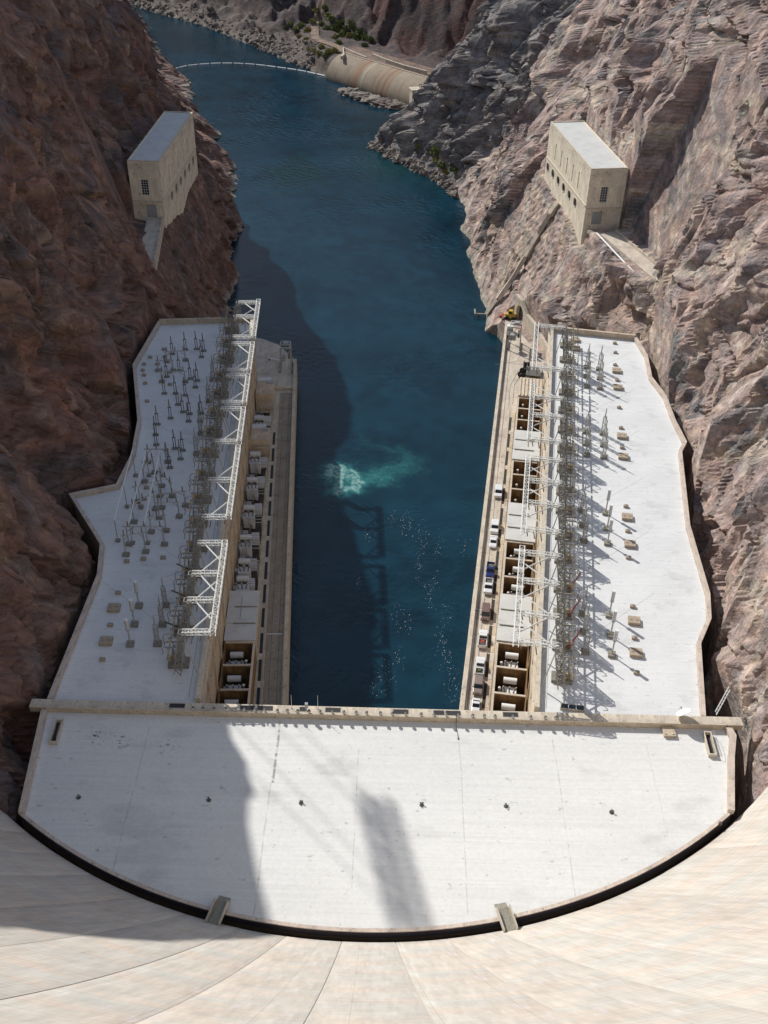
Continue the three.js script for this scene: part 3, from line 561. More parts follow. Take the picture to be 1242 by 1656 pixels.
// ---------------------------------------------------------------- tailrace decks along the water
const outL = (s) => 14.7 - (s - 21.7) * 0.0159, dashL = (s) => 8.6 - (s - 22) * 0.0165;
{
  const far = [at(480, 585, 8), at(450, 557, 8), at(425, 548, 8)].map(xz);
  const d = thing('tailrace_deck', 'concrete tailrace deck in shade along the dark red side', 'deck', WL.v(0, 0, 0));
  const poly = [[-18.6, -131], WL.pt(80, outL(80)), far[0], far[1], far[2], [-52, -322], WL.pt(154, 0.36), WL.pt(0, 0.36), [-33.6, -131]];
  mesh('slab', into(d, slab(poly, -6, DECKY)), M.deck, d);
  mesh('parapet', into(d, wallLine([[-19.1, -131.2], WL.pt(80, outL(80) - 0.5), [far[0][0] - 0.5, far[0][1]]], 0.9, DECKY + 0.004, DECKY + 1.1)), M.tan, d);
  mesh('kerb', into(d, band(WL, 1, 146, (s) => dashL(s) + 0.65, (s) => dashL(s) + 0.95, DECKY + 0.004, DECKY + 0.18, 6)), M.tan, d);
  mesh('walkway', into(d, band(WL, 1, 150, (s) => dashL(s) - 1.7, (s) => dashL(s) - 0.45, DECKY + 0.004, DECKY + 0.12, 6)), M.strip, d);
  mesh('cross_wall', into(d, band(WL, 154.5, 155.6, 5.6, 11.4, DECKY + 0.004, DECKY + 0.9)), M.tan, d);
  mesh('roadway', into(d, band(WL, 1, 153, (s) => dashL(s) + 1.0, (s) => outL(s) - 1.05, DECKY + 0.004, DECKY + 0.012, 4)), M.asphalt, d);
  mesh('oil_floor', into(d, band(WL, 51.6, 141, 0.8, (s) => dashL(s) - 1.75, DECKY + 0.004, DECKY + 0.03, 4)), M.oilFloor, d);
  for (let i = 0; i < 15; i++) { const s = 3 + i * 8.6; mesh('gate_slot', into(d, band(WL, s, s + 6.6, (q) => dashL(q) - 0.32, (q) => dashL(q) + 0.38, DECKY + 0.004, DECKY + 0.05)), M.slot, d); }
  for (const k of [2.2, 4.0]) mesh('crane_rail', into(d, band(WL, 1, 152, (s) => dashL(s) + k, (s) => dashL(s) + k + 0.12, DECKY + 0.014, DECKY + 0.03, 4)), M.steelDark, d);
  mesh('road_joint', into(d, band(WL, 43.6, 43.8, (s) => dashL(s) + 1, (s) => outL(s) - 1.2, DECKY + 0.034, DECKY + 0.05)), M.white, d);
}
{
  const d = thing('tailrace_deck', 'sunlit tan concrete tailrace deck where vehicles are parked', 'deck', WR.v(0, 0, 0));
  const poly = [[29, -131], WR.pt(0, 0.36), WR.pt(150, 0.36), WR.pt(163, -4), [58, -322], [52.5, -341], [42.2, -343], WR.pt(206, 14.6), WR.pt(-1.5, 14.8), [14.6, -131]];
  mesh('slab', into(d, slab(poly, -6, DECKY)), M.deck, d);
  const nb = 18;
  for (let i = 0; i < nb; i++) mesh('parapet', into(d, band(WR, lerp(0, 200, i / nb) + 0.02, lerp(0, 200, (i + 1) / nb) - 0.02, 13.7, 14.55, DECKY + 0.004, DECKY + 1.15)), M.tanPale, d);
  mesh('kerb', into(d, band(WR, 1, 146, 9.95, 10.2, DECKY + 0.004, DECKY + 0.18)), M.tan, d);
  const sm = [M.strip, M.tanPale, M.strip, M.tan];
  for (let i = 0; i < 50; i++) mesh('paving_slab', into(d, band(WR, 2 + i * 2.86, 2 + i * 2.86 + 2.8, 8.25, 9.15, DECKY + 0.004, DECKY + 0.1 + 0.02 * hash(i, 4))), sm[Math.floor(hash(i, 9) * 4)], d);
  for (let i = 0; i < 15; i++) { const s = 3 + i * 9.4; mesh('gate_slot', into(d, band(WR, s, s + 7.4, 9.22, 9.88, DECKY + 0.004, DECKY + 0.05)), M.slot, d); }
  for (const k of [11.7, 13.0]) mesh('crane_rail', into(d, band(WR, 1, 185, k, k + 0.12, DECKY + 0.004, DECKY + 0.03)), M.steelDark, d);
  mesh('road_joint', into(d, band(WR, 53.2, 53.4, 11.2, 13.6, DECKY + 0.004, DECKY + 0.02)), M.white, d);
  for (const q of [[[838, 600], [825, 625], [823, 655]], [[846, 600], [832, 622], [829, 655]], [[846, 568], [836, 584], [800, 590]]]) mesh('crane_rail', into(d, wallLine(q.map(([a, b]) => xz(at(a, b, 8))), 0.12, DECKY + 0.004, DECKY + 0.03)), M.steelDark, d);
}

// ---------------------------------------------------------------- transformer bays
function openBay(w, s0, s1, n, width, label) {
  const o = thing('transformer_bay', label, 'bay', w.v(s0, 0, DECKY), w.th, 'open transformer bays');
  const g = w.sg, L = s1 - s0, b = (so, oo, ls, lo, y, h) => bb(lo, h, ls, g * oo, y, -so);
  mesh('floor', b(L / 2, width / 2 + 0.4, L - 0.1, width - 0.8, 0.01, 0.06), M.rust, o);
  mesh('outer_wall', b(L / 2, width - 0.2, L, 0.4, 0.006, 6.4), M.brownWall, o);
  mesh('inner_wall', b(L / 2, 0.9, L, 0.22, 0.006, 6.6), M.brownWall, o);
  mesh('coping', b(L / 2, width - 0.2, L + 0.02, 0.5, 6.41, 0.25), M.tanPale, o);
  for (let i = 0; i <= n; i++) { const wl = mesh('divider', b(clamp(L * i / n, 0.25, L - 0.25), width / 2 + 0.35, 0.35, width - 1.3, 0.008, 6.4), M.brownWall, o); mesh('cap', b(clamp(L * i / n, 0.25, L - 0.25), width / 2 + 0.35, 0.5, width - 1.3, 6.41, 0.22), M.tanPale, wl); }
  return o;
}
function coveredBay(w, s0, s1, width, label, n = 3) {
  const o = thing('covered_bay', label, 'bay', w.v(s0, 0, DECKY), w.th, 'covered bays');
  const g = w.sg, L = s1 - s0, b = (so, oo, ls, lo, y, h) => bb(lo, h, ls, g * oo, y, -so);
  mesh('wall', b(L / 2, width / 2 + 0.4, L - 0.3, width - 1.0, 0.006, 6.6), M.tan, o);
  for (let i = 0; i < n; i++) mesh('roof_slab', b(L * (i + 0.5) / n, width / 2 + 0.35, L / n - 0.1, width - 0.5, 6.61 + 0.03 * (i % 2), 0.4), M.slabRoof, o);
  for (let i = 1; i < n; i++) mesh('roof_beam', b(L * i / n - 0.25, width / 2 + 1, 0.18, width - 2.6, 7.06, 0.22), M.padGrey, o);
  mesh('pipe', rod(V(g * width * 0.5, 7.2, -L * 0.45), V(g * width * 0.5, 7.2, -L * 0.85), 0.08), M.greyPaint, o);
  return o;
}
const wr = 8.1;
openBay(WR, 13, 36.3, 3, wr, 'open transformer bay with three white transformers below the sunlit wall');
coveredBay(WR, 36.3, 52.1, wr, 'white roofed bay next to the bay of three white transformers');
openBay(WR, 52.1, 72.9, 3, wr, 'open brown bay with transformers under the middle of the girder');
coveredBay(WR, 72.9, 88.7, wr, 'white roofed bay in the middle of the sunlit row');
openBay(WR, 88.7, 109.2, 3, wr, 'open brown bay with bare floor and thin posts mid row');
coveredBay(WR, 109.2, 124.4, wr, 'white roofed bay with two dark beams towards the tunnel');
openBay(WR, 124.4, 143.6, 3, wr, 'open brown bay with bare floor next to the pale end block');
const wl = 7.6;
openBay(WL, 13, 34.7, 3, wl, 'open brown bay with three grey transformers in the shade');
coveredBay(WL, 34.7, 51.3, wl, 'grey roofed bay in the shade below the white girder');
{
  const o = thing('end_block', 'pale ribbed concrete block closing the sunlit row of bays', 'block', WR.v(143.6, 0, DECKY), WR.th);
  mesh('wall', bb(wr - 0.6, 7.2, 11, -wr / 2 - 0.2, 0.006, -5.6), M.tanPale, o);
  for (let i = 0; i < 7; i++) mesh('roof_rib', bb(0.25, 0.25, 10.6, -1 - i * 1.08, 7.21, -5.6), M.tan, o);
}
for (const [s0, s1, t] of [[116.5, 123, 'tan concrete block among the shaded transformers'], [142, 150, 'tan concrete block beside the shaded gantry crane deck']]) {
  const o = thing('concrete_block_house', t, 'block', WL.v(s0, 0, DECKY), WL.th, 'tan block houses'), L = s1 - s0;
  mesh('wall', chamfer(5.4, 6.2, L, 0.15).translate(3.4, 0.006, -L / 2), M.tan, o);
  mesh('canopy', bb(4.2, 0.25, 2.2, 3.0, 6.21, -L - 0.6), M.lightGrey, o);
  mesh('hatch', bb(1.8, 0.3, 1.6, 5.0, 6.21, -L + 1.1), M.greyPaint, o);
}
// transformers: tank, conservator drum, radiators, bushings
function makeTransformer(name, body) {
  const t = thing(name, '', 'transformer');
  const tank = mesh('tank', chamfer(2.9, 3.2, 2.3, 0.12).translate(0, 0.25, 0), body, t);
  mesh('lid', bb(3.1, 0.16, 2.5, 0, 3.46, 0), body, tank);
  mesh('skid', bb(3.2, 0.22, 2.0, 0, 0.01, 0), M.steelDark, t);
  const d = mesh('conservator', new THREE.CylinderGeometry(0.72, 0.72, 2.9, 18).rotateZ(Math.PI / 2).translate(0, 4.7, -2.1), body, t);
  for (const s of [-1, 1]) mesh('bracket', bar(V(s * 0.9, 2.9, -1.2), V(s * 0.9, 4.1, -2.1), 0.16), M.steelDark, d);
  for (let i = 0; i < 6; i++) mesh('radiator_fin', bb(0.1, 2.2, 1.4, -1.75 - 0.0, 0.7, -0.9 + 0) .translate(-0.12 * i, 0, 0), M.lightGrey, t);
  for (let i = 0; i < 3; i++) { const x = -0.9 + i * 0.9; const b = mesh('bushing', rod(V(x, 3.6, 0.3), V(x * 1.5, 5.6, 0.7), 0.17, 8, 0.1), M.porcelain, t); mesh('terminal', new THREE.SphereGeometry(0.17, 8, 6).translate(x * 1.52, 5.68, 0.72), M.lamp, b); }
  mesh('control_box', bb(0.7, 1.3, 0.5, 1.2, 0.4, 1.4), body, t);
  return t;
}
const trW = makeTransformer('transformer', M.white), trG = makeTransformer('transformer', M.lightGrey);
{
  const put = (o, w, s, off, lab, gr) => { o.position.copy(w.v(s, off, DECKY + 0.08)); o.rotation.y = w.th; tag(o, lab, 'transformer', gr); };
  const sR = [[16.9, 0], [24.7, 0], [32.4, 0]];
  put(trW, WR, 16.6, 4.4, 'white transformer with drum in the sunlit bay by the central roof', 'white transformers by the central roof');
  for (const s of [24.3, 32.0]) put(dup(trW, V(0, 0, 0)), WR, s, 4.4, 'white transformer with drum in the sunlit bay by the central roof', 'white transformers by the central roof');
  for (const s of [55.2, 62, 69]) put(dup(trW, V(0, 0, 0)), WR, s, 4.2, 'white transformer under the sunlit girder mid row', 'white transformers mid row');
  put(trG, WL, 16, 3.6, 'grey transformer in the shaded bay by the central roof', 'grey transformers in the shaded bay');
  for (const s of [23, 30.2]) put(dup(trG, V(0, 0, 0)), WL, s, 3.6, 'grey transformer in the shaded bay by the central roof', 'grey transformers in the shaded bay');
  for (const s of [56, 62.5, 72, 84.5, 97, 109.5, 128.5]) put(dup(trG, V(0, 0, 0)), WL, s, s < 66 ? 3.0 : 2.6, 'grey transformer standing in the open in the shaded row', 'grey transformers in the open row');
  // cooler banks, control cabinets and bus frames beside the open row
  let cool, frame;
  for (const s of [59.5, 67, 77.5, 90, 102.5, 112, 134]) {
    if (!cool) {
      cool = thing('cooler_bank', 'bank of pale grey cooler pipes in the shaded open row', 'cooler', WL.v(s, 4.6, DECKY), WL.th, 'cooler banks');
      for (let i = 0; i < 4; i++) { const q = mesh('cooler_tube', bb(2.0, 1.9, 0.42, 0, 0.6, -1.1 + i * 0.72), M.lightGrey, cool); }
      mesh('stand', bb(2.1, 0.58, 3.0, 0, 0.01, 0), M.steelDark, cool);
      mesh('fan_cabinet', bb(1.4, 2.6, 1.5, -2.6, 0.01, -1.4), M.greyPaint, cool);
    } else dup(cool, WL.v(s, 4.6, DECKY), WL.th);
    const s2 = s + 4.2;
    if (!frame) {
      frame = thing('pipe_rack', 'small steel pipe frame over the shaded open row', 'frame', WL.v(s2, 4.6, DECKY), WL.th, 'pipe frames in the open row');
      for (const x of [-1.6, 1.6]) for (const z of [-1.3, 1.3]) mesh('post', rod(V(x, 0, z), V(x, 4.6, z), 0.09), M.galv, frame);
      for (const z of [-1.3, 0, 1.3]) mesh('rail', rod(V(-2, 4.6, z), V(2, 4.6, z), 0.1), M.galv, frame);
      for (const x of [-1.6, 1.6]) mesh('rail', rod(V(x, 4.4, -1.5), V(x, 4.4, 1.5), 0.08), M.galv, frame);
    } else dup(frame, WL.v(s2, 4.6, DECKY), WL.th);
  }
  // surge posts standing by the bay dividers
  let post;
  for (const [w, s, off, lab, gr] of [...[15.4, 23, 30.6].map((s) => [WR, s, 6.6, 'grey surge post with a white ball cap in the sunlit bays', 'surge posts in the sunlit bays']), ...[54, 60.8, 67.8, 91.5, 98.6, 105.6, 127.5, 134, 140.5].map((s) => [WR, s, 6.3, 'grey surge post with a white ball cap in the sunlit bays', 'surge posts in the sunlit bays']), ...[15, 22.2, 29.4].map((s) => [WL, s, 5.9, 'grey surge post with a pale cap in the shaded bay', 'surge posts in the shaded bay'])]) {
    const p = w.v(s, off, DECKY + 0.07);
    if (!post) {
      post = thing('surge_post', lab, 'post', p, w.th, gr);
      mesh('column', rod(V(0, 0.1, 0), V(0, 5.6, 0), 0.17), M.lightGrey, post); mesh('cap', new THREE.SphereGeometry(0.34, 12, 8).translate(0, 5.7, 0), M.white, post); mesh('footing', bb(0.8, 0.2, 0.8, 0, 0, 0), M.padGrey, post);
    } else { const q = dup(post, p, w.th, lab, gr); }
  }
}

// ---------------------------------------------------------------- take-off girders above the roof edge
const GY = 44;
function girder(w, p0, p1, brackets, label, group) {
  const A = w.so(p0[0], p0[1], GY), B = w.so(p1[0], p1[1], GY), off = w.sg > 0 ? 3.1 : 5.25;
  const o = thing('lattice_girder', label, 'girder', w.v(B[0], off - 1, ROOFY), 0, group);
  const e = latticeBeam(w.v(A[0], off, GY), w.v(B[0], off, GY), 1.0, 0.9, 1.4, 0.17, 0.09);
  for (const c of e.chords) mesh('chord', into(o, c), M.girder, o);
  mesh('lacing', into(o, join(e.lac)), M.girder, o);
  for (const py of brackets) {
    const px = lerp(p0[0], p1[0], (py - p0[1]) / (p1[1] - p0[1])), s = w.so(px, py, GY)[0];
    const br = latticeBeam(w.v(s, off - 0.75, GY), w.v(s, -2.6, GY), 0.9, 0.7, 1.4, 0.13, 0.08);
    const g = mesh('bracket', into(o, join(br.chords)), M.girder, o); mesh('lacing', into(o, join(br.lac)), M.girder, g);
    for (const k of [-1, 1]) if (s + k * 5.2 < A[0] + 0.5 && s + k * 5.2 > B[0] - 0.5) mesh('brace', into(o, bar(w.v(s + k * 5.2, off - 0.7, GY), w.v(s, -1.2, GY), 0.24)), M.girder, o);
    const leg = latticeBeam(w.v(s, -2.6, GY), w.v(s, -4.4, ROOFY + 1.2), 1.3, 1.1, 1.4, 0.2, 0.12, V(0, 0, 1));
    const m = mesh('mast', into(o, join(leg.chords)), M.rackSteel, o); mesh('lacing', into(o, join(leg.lac)), M.rackSteel, m);
    mesh('mast_stay', into(o, bar(w.v(s, -2.6, GY), w.v(s, -0.8, ROOFY + 1.25), 0.2)), M.galv, o);
    for (const k of [-1.5, 0, 1.5]) { mesh('insulator_string', into(o, rod(w.v(s + k * 0.4, off + k - 2.2, GY - 0.5), w.v(s + k * 0.4, off + k - 2.6, GY - 2.4), 0.12, 6)), M.porcelain, o); }
  }
  return o;
}
for (const [a, b, c] of [[[418, 486], [412, 546], [489, 512, 545]], [[410, 555], [402, 601], [556, 599]], [[402, 607], [395, 653], [608, 651]], [[395, 660], [386, 716], [661, 714]], [[386, 722], [374, 838], [776, 836]], [[372, 876], [345, 1026], [878, 927, 970, 1022]]])
  girder(WL, a, b, c, c.length > 3 ? 'longest white lattice girder over the shaded tan wall' : 'white lattice girder over the shaded tan wall', c.length > 3 ? undefined : 'white girders on the shaded side');
for (const [a, b, c] of [[[867, 523], [864, 596], [526, 594]], [[862, 619], [857, 713], [640, 670, 710]], [[854, 738], [848, 864], [740, 776, 812, 855]], [[845, 885], [834, 1043], [893, 938, 990, 1036]]])
  girder(WR, a, b, c, 'grey lattice girder over the sunlit bays', 'grey girders on the sunlit side');

// ---------------------------------------------------------------- switch racks in a row on each roof
function makeRack() {   // x points away from the river
  const o = thing('switch_rack', '', 'switch rack');
  mesh('pad', chamfer(4.4, 0.95, 2.5, 0.08), M.padGrey, o);
  for (const x of [-1.3, 1.3]) for (const z of [-0.85, 0.85]) mesh('leg', bar(V(x, 0.95, z), V(x * 0.62, 6.4, z * 0.8), 0.17), M.rackSteel, o);
  const lac = [];
  for (let i = 0; i < 4; i++) { const y0 = 1 + i * 1.35, y1 = y0 + 1.35, k0 = 1 - 0.38 * (y0 - 0.95) / 5.45, k1 = 1 - 0.38 * (y1 - 0.95) / 5.45, f = i % 2 ? -1 : 1; for (const z of [-0.85, 0.85]) lac.push(bar(V(-f * 1.3 * k0, y0, z), V(f * 1.3 * k1, y1, z), 0.1)); for (const x of [-1.3, 1.3]) lac.push(bar(V(x * k0, y0, -0.8 * f), V(x * k1, y1, 0.8 * f), 0.1)); lac.push(bar(V(-1.3 * k1, y1, 0.8), V(1.3 * k1, y1, 0.8), 0.1), bar(V(-1.3 * k1, y1, -0.8), V(1.3 * k1, y1, -0.8), 0.1)); }
  mesh('lacing', lac, M.rackSteel, o);
  for (const z of [-0.75, 0.75]) mesh('crossbeam', bx(3.9, 0.28, 0.22, 0.3, 6.5, z), M.rackSteel, o);
  mesh('longitudinal_beam', bx(0.24, 0.3, 8.6, -0.9, 6.85, 0), M.rackSteel, o);
  mesh('longitudinal_beam', bx(0.24, 0.3, 8.6, 1.3, 6.85, 0), M.rackSteel, o);
  for (let i = 0; i < 3; i++) for (const x of [-0.9, 1.3]) { const z = -2.6 + i * 2.6; const q = mesh('insulator', rod(V(x, 7.0, z), V(x, 8.5, z), 0.2, 8, 0.15), x < 0 ? M.porcelain : M.insul, o); mesh('cap', rod(V(x, 8.5, z), V(x, 8.66, z), 0.24, 8), M.rackSteel, q); }
  for (let i = 0; i < 3; i++) { const z = -2.6 + i * 2.6; mesh('switch_blade', bar(V(-0.9, 8.7, z), V(1.3, 8.7, z), 0.12), M.rackSteel, o); }
  for (const z of [-1.2, 1.2]) mesh('jumper_pipe', tube([V(1.4, 8.6, z), V(2.4, 8.4, z), V(2.9, 7.2, z), V(2.7, 5.6, z * 0.9), V(3.0, 4.4, z * 0.8)], 0.09, 14, 5), M.rackSteel, o);
  for (const x of [0.7, 1.9]) { mesh('breaker_tank', rod(V(x, 0.95, 0.3 + 0 * x), V(x, 2.6, 0.3), 0.42, 10), M.insul, o); }
  mesh('control_box', bb(0.8, 1.2, 0.7, -1.0, 0.952, -0.4), M.greyPaint, o);
  return o;
}
{
  const r0 = makeRack(); let first = true;
  const put = (w, s, off, lab, gr) => { const o = first ? r0 : dup(r0, V(0, 0, 0)); first = false; o.position.copy(w.v(s, off, ROOFY + 0.004)); o.rotation.y = w.th + (w.sg > 0 ? Math.PI : 0); o.scale.set(0.92, 0.82, 1); tag(o, lab, 'switch rack', gr); return o; };
  for (const s of [10.1, 19, 28.4, 36.5, 46.2, 54.6, 64.4, 71.9, 81.5, 90.1, 99.4, 109.2, 118.6, 128, 137.2, 146]) put(WR, s, -4.6, 'steel switch rack with insulators on the sunlit roof edge', 'switch racks on the sunlit roof');
  for (const s of [11, 19.8, 29.2, 37.6, 46.4, 55, 64, 73.5, 83, 92.5, 102, 111.5, 121, 130.5, 140, 148]) put(WL, s, s < 50 ? -4.7 : -5.6, 'steel switch rack with insulators on the shaded roof edge', 'switch racks on the shaded roof');
  // red disconnect arms raised on the sunlit racks, dark ones on the shaded racks
  let arm;
  for (const [w, s, m, lab, gr] of [...[19, 28.4, 36.5].map((s) => [WR, s, M.red, 'raised dark red switch arm on a sunlit rack', 'dark red switch arms']), ...[19.8, 29.2, 37.6].map((s) => [WL, s, M.steelDark, 'raised dark switch arm on a shaded rack', 'dark switch arms on the shaded side'])]) {
    const o = thing('disconnect_switch', lab, 'switch arm', w.v(s - 0.4, -5.2, ROOFY + 1.0), w.th + (w.sg > 0 ? Math.PI : 0), gr);
    mesh('arm', rod(V(0.4, 0, 0.8), V(2.6, 3.4, -1.2), 0.16, 8), m, o); mesh('pivot', rod(V(0.4, 0, 0.5), V(0.4, 0, 1.1), 0.3, 8), M.steelDark, o);
  }
}


// ---------------------------------------------------------------- apparatus standing on the wing roofs
const RY = ROOFY + 0.004, onRoof = (px, py) => at(px, py, RY);
const protoOf = {};
function place(kind, build, p, turn, label, category, group) {   // the first of a kind is built, the others are copies of it
  let o = protoOf[kind];
  if (!o) { o = protoOf[kind] = thing(kind, label, category, p, turn, group); build(o); } else o = dup(o, p, turn, label, group);
  tag(o, label, category, group);
  return o;
}
const insulatorPost = (o) => {
  mesh('pad', chamfer(1.5, 0.6, 1.5, 0.05), M.padGrey, o);
  mesh('stem', rod(V(0, 0.6, 0), V(0, 4.1, 0), 0.16, 8), M.galv, o);
  mesh('flange', rod(V(0, 4.1, 0), V(0, 4.25, 0), 0.42, 10), M.galv, o);
  const prof = []; for (let i = 0; i <= 20; i++) prof.push(new THREE.Vector2(i % 2 ? 0.4 : 0.3, 4.25 + i * 0.13)); prof.unshift(new THREE.Vector2(0, 4.25)); prof.push(new THREE.Vector2(0, 6.85));
  const b = mesh('insulator', new THREE.LatheGeometry(prof, 10), M.lightGrey, o);
  mesh('cap', rod(V(0, 6.85, 0), V(0, 7.05, 0), 0.4, 10), M.white, b);
};
for (const [px, py] of [[984.8, 996], [987, 1028.5], [989, 1060], [979, 830.6], [981.5, 855.6], [982, 879.6]]) place('insulator_post', insulatorPost, onRoof(px, py), WR.th, 'tall grey insulator post on a pad on the sunlit roof', 'insulator post', 'insulator posts on the sunlit roof');
for (const [px, py] of [[225, 981], [217.8, 1011], [211, 1043]]) place('insulator_post', insulatorPost, onRoof(px, py), WL.th, 'tall pale insulator post with white cap on the shaded roof', 'insulator post', 'insulator posts on the shaded roof');
const latticePost = (o) => {
  mesh('pad', chamfer(1.6, 0.6, 1.4, 0.05), M.padGrey, o);
  const e = latticeBeam(V(0, 0.6, 0), V(0, 5.2, 0), 0.75, 0.75, 0.75, 0.12, 0.07, V(0, 0, 1));
  for (const c of e.chords) mesh('leg', c, M.galv, o);
  mesh('lacing', e.lac, M.galv, o); mesh('plate', bb(1.0, 0.12, 1.0, 0, 5.2, 0), M.galv, o);
  mesh('insulator', rod(V(0, 5.3, 0), V(0, 7.9, 0), 0.16, 8, 0.1), M.greyPaint, o);
};
for (const [px, py] of [[946, 1055.6], [944.6, 1023], [942, 993.7], [944, 876], [942, 851], [940, 827], [949, 626], [948.6, 610], [948, 595], [969.4, 628.6], [969.4, 613], [968, 598], [948.6, 737], [948, 719], [947, 699.5], [975.7, 740.4], [975, 721], [974, 702]]) place('lattice_post', latticePost, onRoof(px, py), WR.th, 'steel lattice post with a thin insulator on the sunlit roof', 'lattice post', 'lattice posts on the sunlit roof');
for (const [px, py] of [[267.7, 980], [263, 1011], [255, 1042.5], [318, 735], [325, 702], [338, 650], [345, 615]]) place('lattice_post', latticePost, onRoof(px, py), WL.th, 'steel lattice post with a thin insulator on the shaded roof', 'lattice post', 'lattice posts on the shaded roof');
const slimPost = (o) => {
  mesh('pad', chamfer(1.5, 0.35, 0.8, 0.05), M.padGrey, o);
  for (const x of [-0.28, 0.28]) mesh('stem', rod(V(x, 0.35, 0), V(x, 3.4, 0), 0.1, 6), M.steelDark, o);
  mesh('bracket', bb(0.9, 0.14, 0.3, 0, 3.4, 0), M.steelDark, o);
  mesh('insulator', rod(V(0, 3.54, 0), V(0, 5.9, 0), 0.17, 8, 0.13), M.porcelain, o);
};
for (const [px, py] of [[279, 573], [300, 566], [318, 565], [266, 637], [284, 637], [308, 613], [316, 627], [319, 616], [255, 687], [276, 677], [296, 667], [305, 682], [307, 670], [323.5, 682], [325.5, 669], [326, 578], [329.5, 568], [292, 743], [295.5, 729], [253, 720], [283, 726], [271, 747], [275, 757], [252, 704], [288, 655], [300, 640], [270, 610], [290, 600]]) place('switch_post', slimPost, onRoof(px, py), WL.th, 'slim dark switch post on a narrow pad on the shaded roof', 'switch post', 'slim switch posts on the shaded roof');
// pipe bus frames: two footed columns, a beam and its insulators
let bf = 0;
for (const [a, b, h] of [[[208.6, 881], [266, 881], 5.2], [[204, 898], [236, 893], 5.6], [[245, 861], [269, 859], 4.6], [[217, 845], [252, 824], 5.0], [[222, 812], [258.5, 803], 4.6], [[258, 838], [290, 836], 4.4], [[261.7, 787], [278.6, 803], 4.2], [[234, 780], [250, 765], 4.6], [[240, 748], [272, 748], 4.0], [[262, 822], [300, 818], 4.2], [[256, 600], [280, 600], 3.4], [[262, 618], [300, 618], 3.4], [[270, 585], [300, 583], 3.2]]) {
  const A = onRoof(...a), B = onRoof(...b), o = thing('bus_support', 'grey pipe frame carrying insulators on the shaded roof', 'frame', A, 0, 'pipe frames on the shaded roof'), D = B.clone().sub(A);
  for (const q of [V(0, 0, 0), D]) {
    mesh('pad', chamfer(1.5, 0.5, 1.2, 0.05).translate(q.x, 0, q.z), M.padGrey, o);
    mesh('column', rod(V(q.x, 0.5, q.z), V(q.x, h, q.z), 0.15, 8), M.galv, o);
    mesh('knee_brace', rod(V(q.x, h - 1.4, q.z), V(lerp(q.x, D.x / 2, 0.5), h, lerp(q.z, D.z / 2, 0.5)), 0.09, 6), M.galv, o);
  }
  mesh('beam', rod(V(-D.x * 0.12, h, -D.z * 0.12), V(D.x * 1.12, h, D.z * 1.12), 0.15, 8), M.galv, o);
  for (const t of [0.05, 0.5, 0.95]) mesh('insulator', rod(V(D.x * t, h + 0.1, D.z * t), V(D.x * t, h + 1.5, D.z * t), 0.16, 8, 0.12), M.porcelain, o);
  bf++;
}
// three pale bus pipes rising over the shaded roof
for (const [a, b] of [[[214, 728], [184, 842]], [[236, 728], [208, 846]], [[258.5, 728], [233, 846]]]) {
  const A = at(a[0], a[1], 39.2), B = at(b[0], b[1], 38.2), o = thing('bus_pipe', 'long pale bus pipe carried above the shaded roof', 'pipe', V(A.x, RY, A.z), 0, 'pale bus pipes');
  mesh('pipe', into(o, rod(A, B, 0.14, 8)), M.white, o);
  for (const t of [0.02, 0.5, 0.98]) { const p = A.clone().lerp(B, t); mesh('post', into(o, rod(V(p.x, RY + 0.4, p.z), V(p.x, p.y - 0.14, p.z), 0.11, 6)), M.galv, o); mesh('footing', into(o, bb(1, 0.4, 1, p.x, RY, p.z)), M.padGrey, o); }
}
const bigPad = (o) => { mesh('plinth', chamfer(2.5, 0.75, 2.1, 0.08), M.padTan, o); for (const x of [-0.6, 0.6]) mesh('lifting_lug', bb(0.5, 0.06, 0.16, x, 0.75, 0.1), M.padGrey, o); };
const smallPad = (o) => { mesh('plinth', chamfer(1.15, 0.55, 0.7, 0.05), M.padTan, o); mesh('pipe_stub', rod(V(0, 0.55, 0), V(0, 0.85, 0), 0.14, 8), M.greyPaint, o); };
for (const [px, py] of [[1014, 838], [1018.5, 882], [1025, 1006], [1028, 1058], [997, 601], [999, 628], [1005.5, 707], [1007.6, 740], [930, 551], [931, 565]]) place('roof_plinth', bigPad, onRoof(px, py), WR.th, 'broad tan plinth on the sunlit roof', 'plinth', 'broad plinths on the sunlit roof');
for (const [px, py] of [[184.7, 985], [172, 1039]]) place('roof_plinth', bigPad, onRoof(px, py), WL.th, 'broad plinth on the shaded roof by the rock wall', 'plinth', 'broad plinths on the shaded roof');
for (const [px, py] of [[1012, 820], [1015, 860], [1023, 982], [1026, 1033], [1016, 903], [1029, 1089], [994.5, 591], [998, 616], [1004, 693], [1006, 725], [994, 556], [995, 571], [1001, 660]]) place('vent_plinth', smallPad, onRoof(px, py), WR.th, 'small tan vent plinth on the sunlit roof', 'plinth', 'small plinths on the sunlit roof');
for (const [px, py] of [[191, 960], [178.6, 1012], [165.7, 1068], [205, 909], [232, 905], [264, 903], [265, 566], [267, 578], [243, 579], [255, 590], [233, 590], [231, 600], [233, 608], [235, 621], [275, 603], [275, 623], [237, 790], [233, 808], [228, 820], [238, 650]]) place('vent_plinth', smallPad, onRoof(px, py), WL.th, 'small vent plinth on the shaded roof', 'plinth', 'small plinths on the shaded roof');
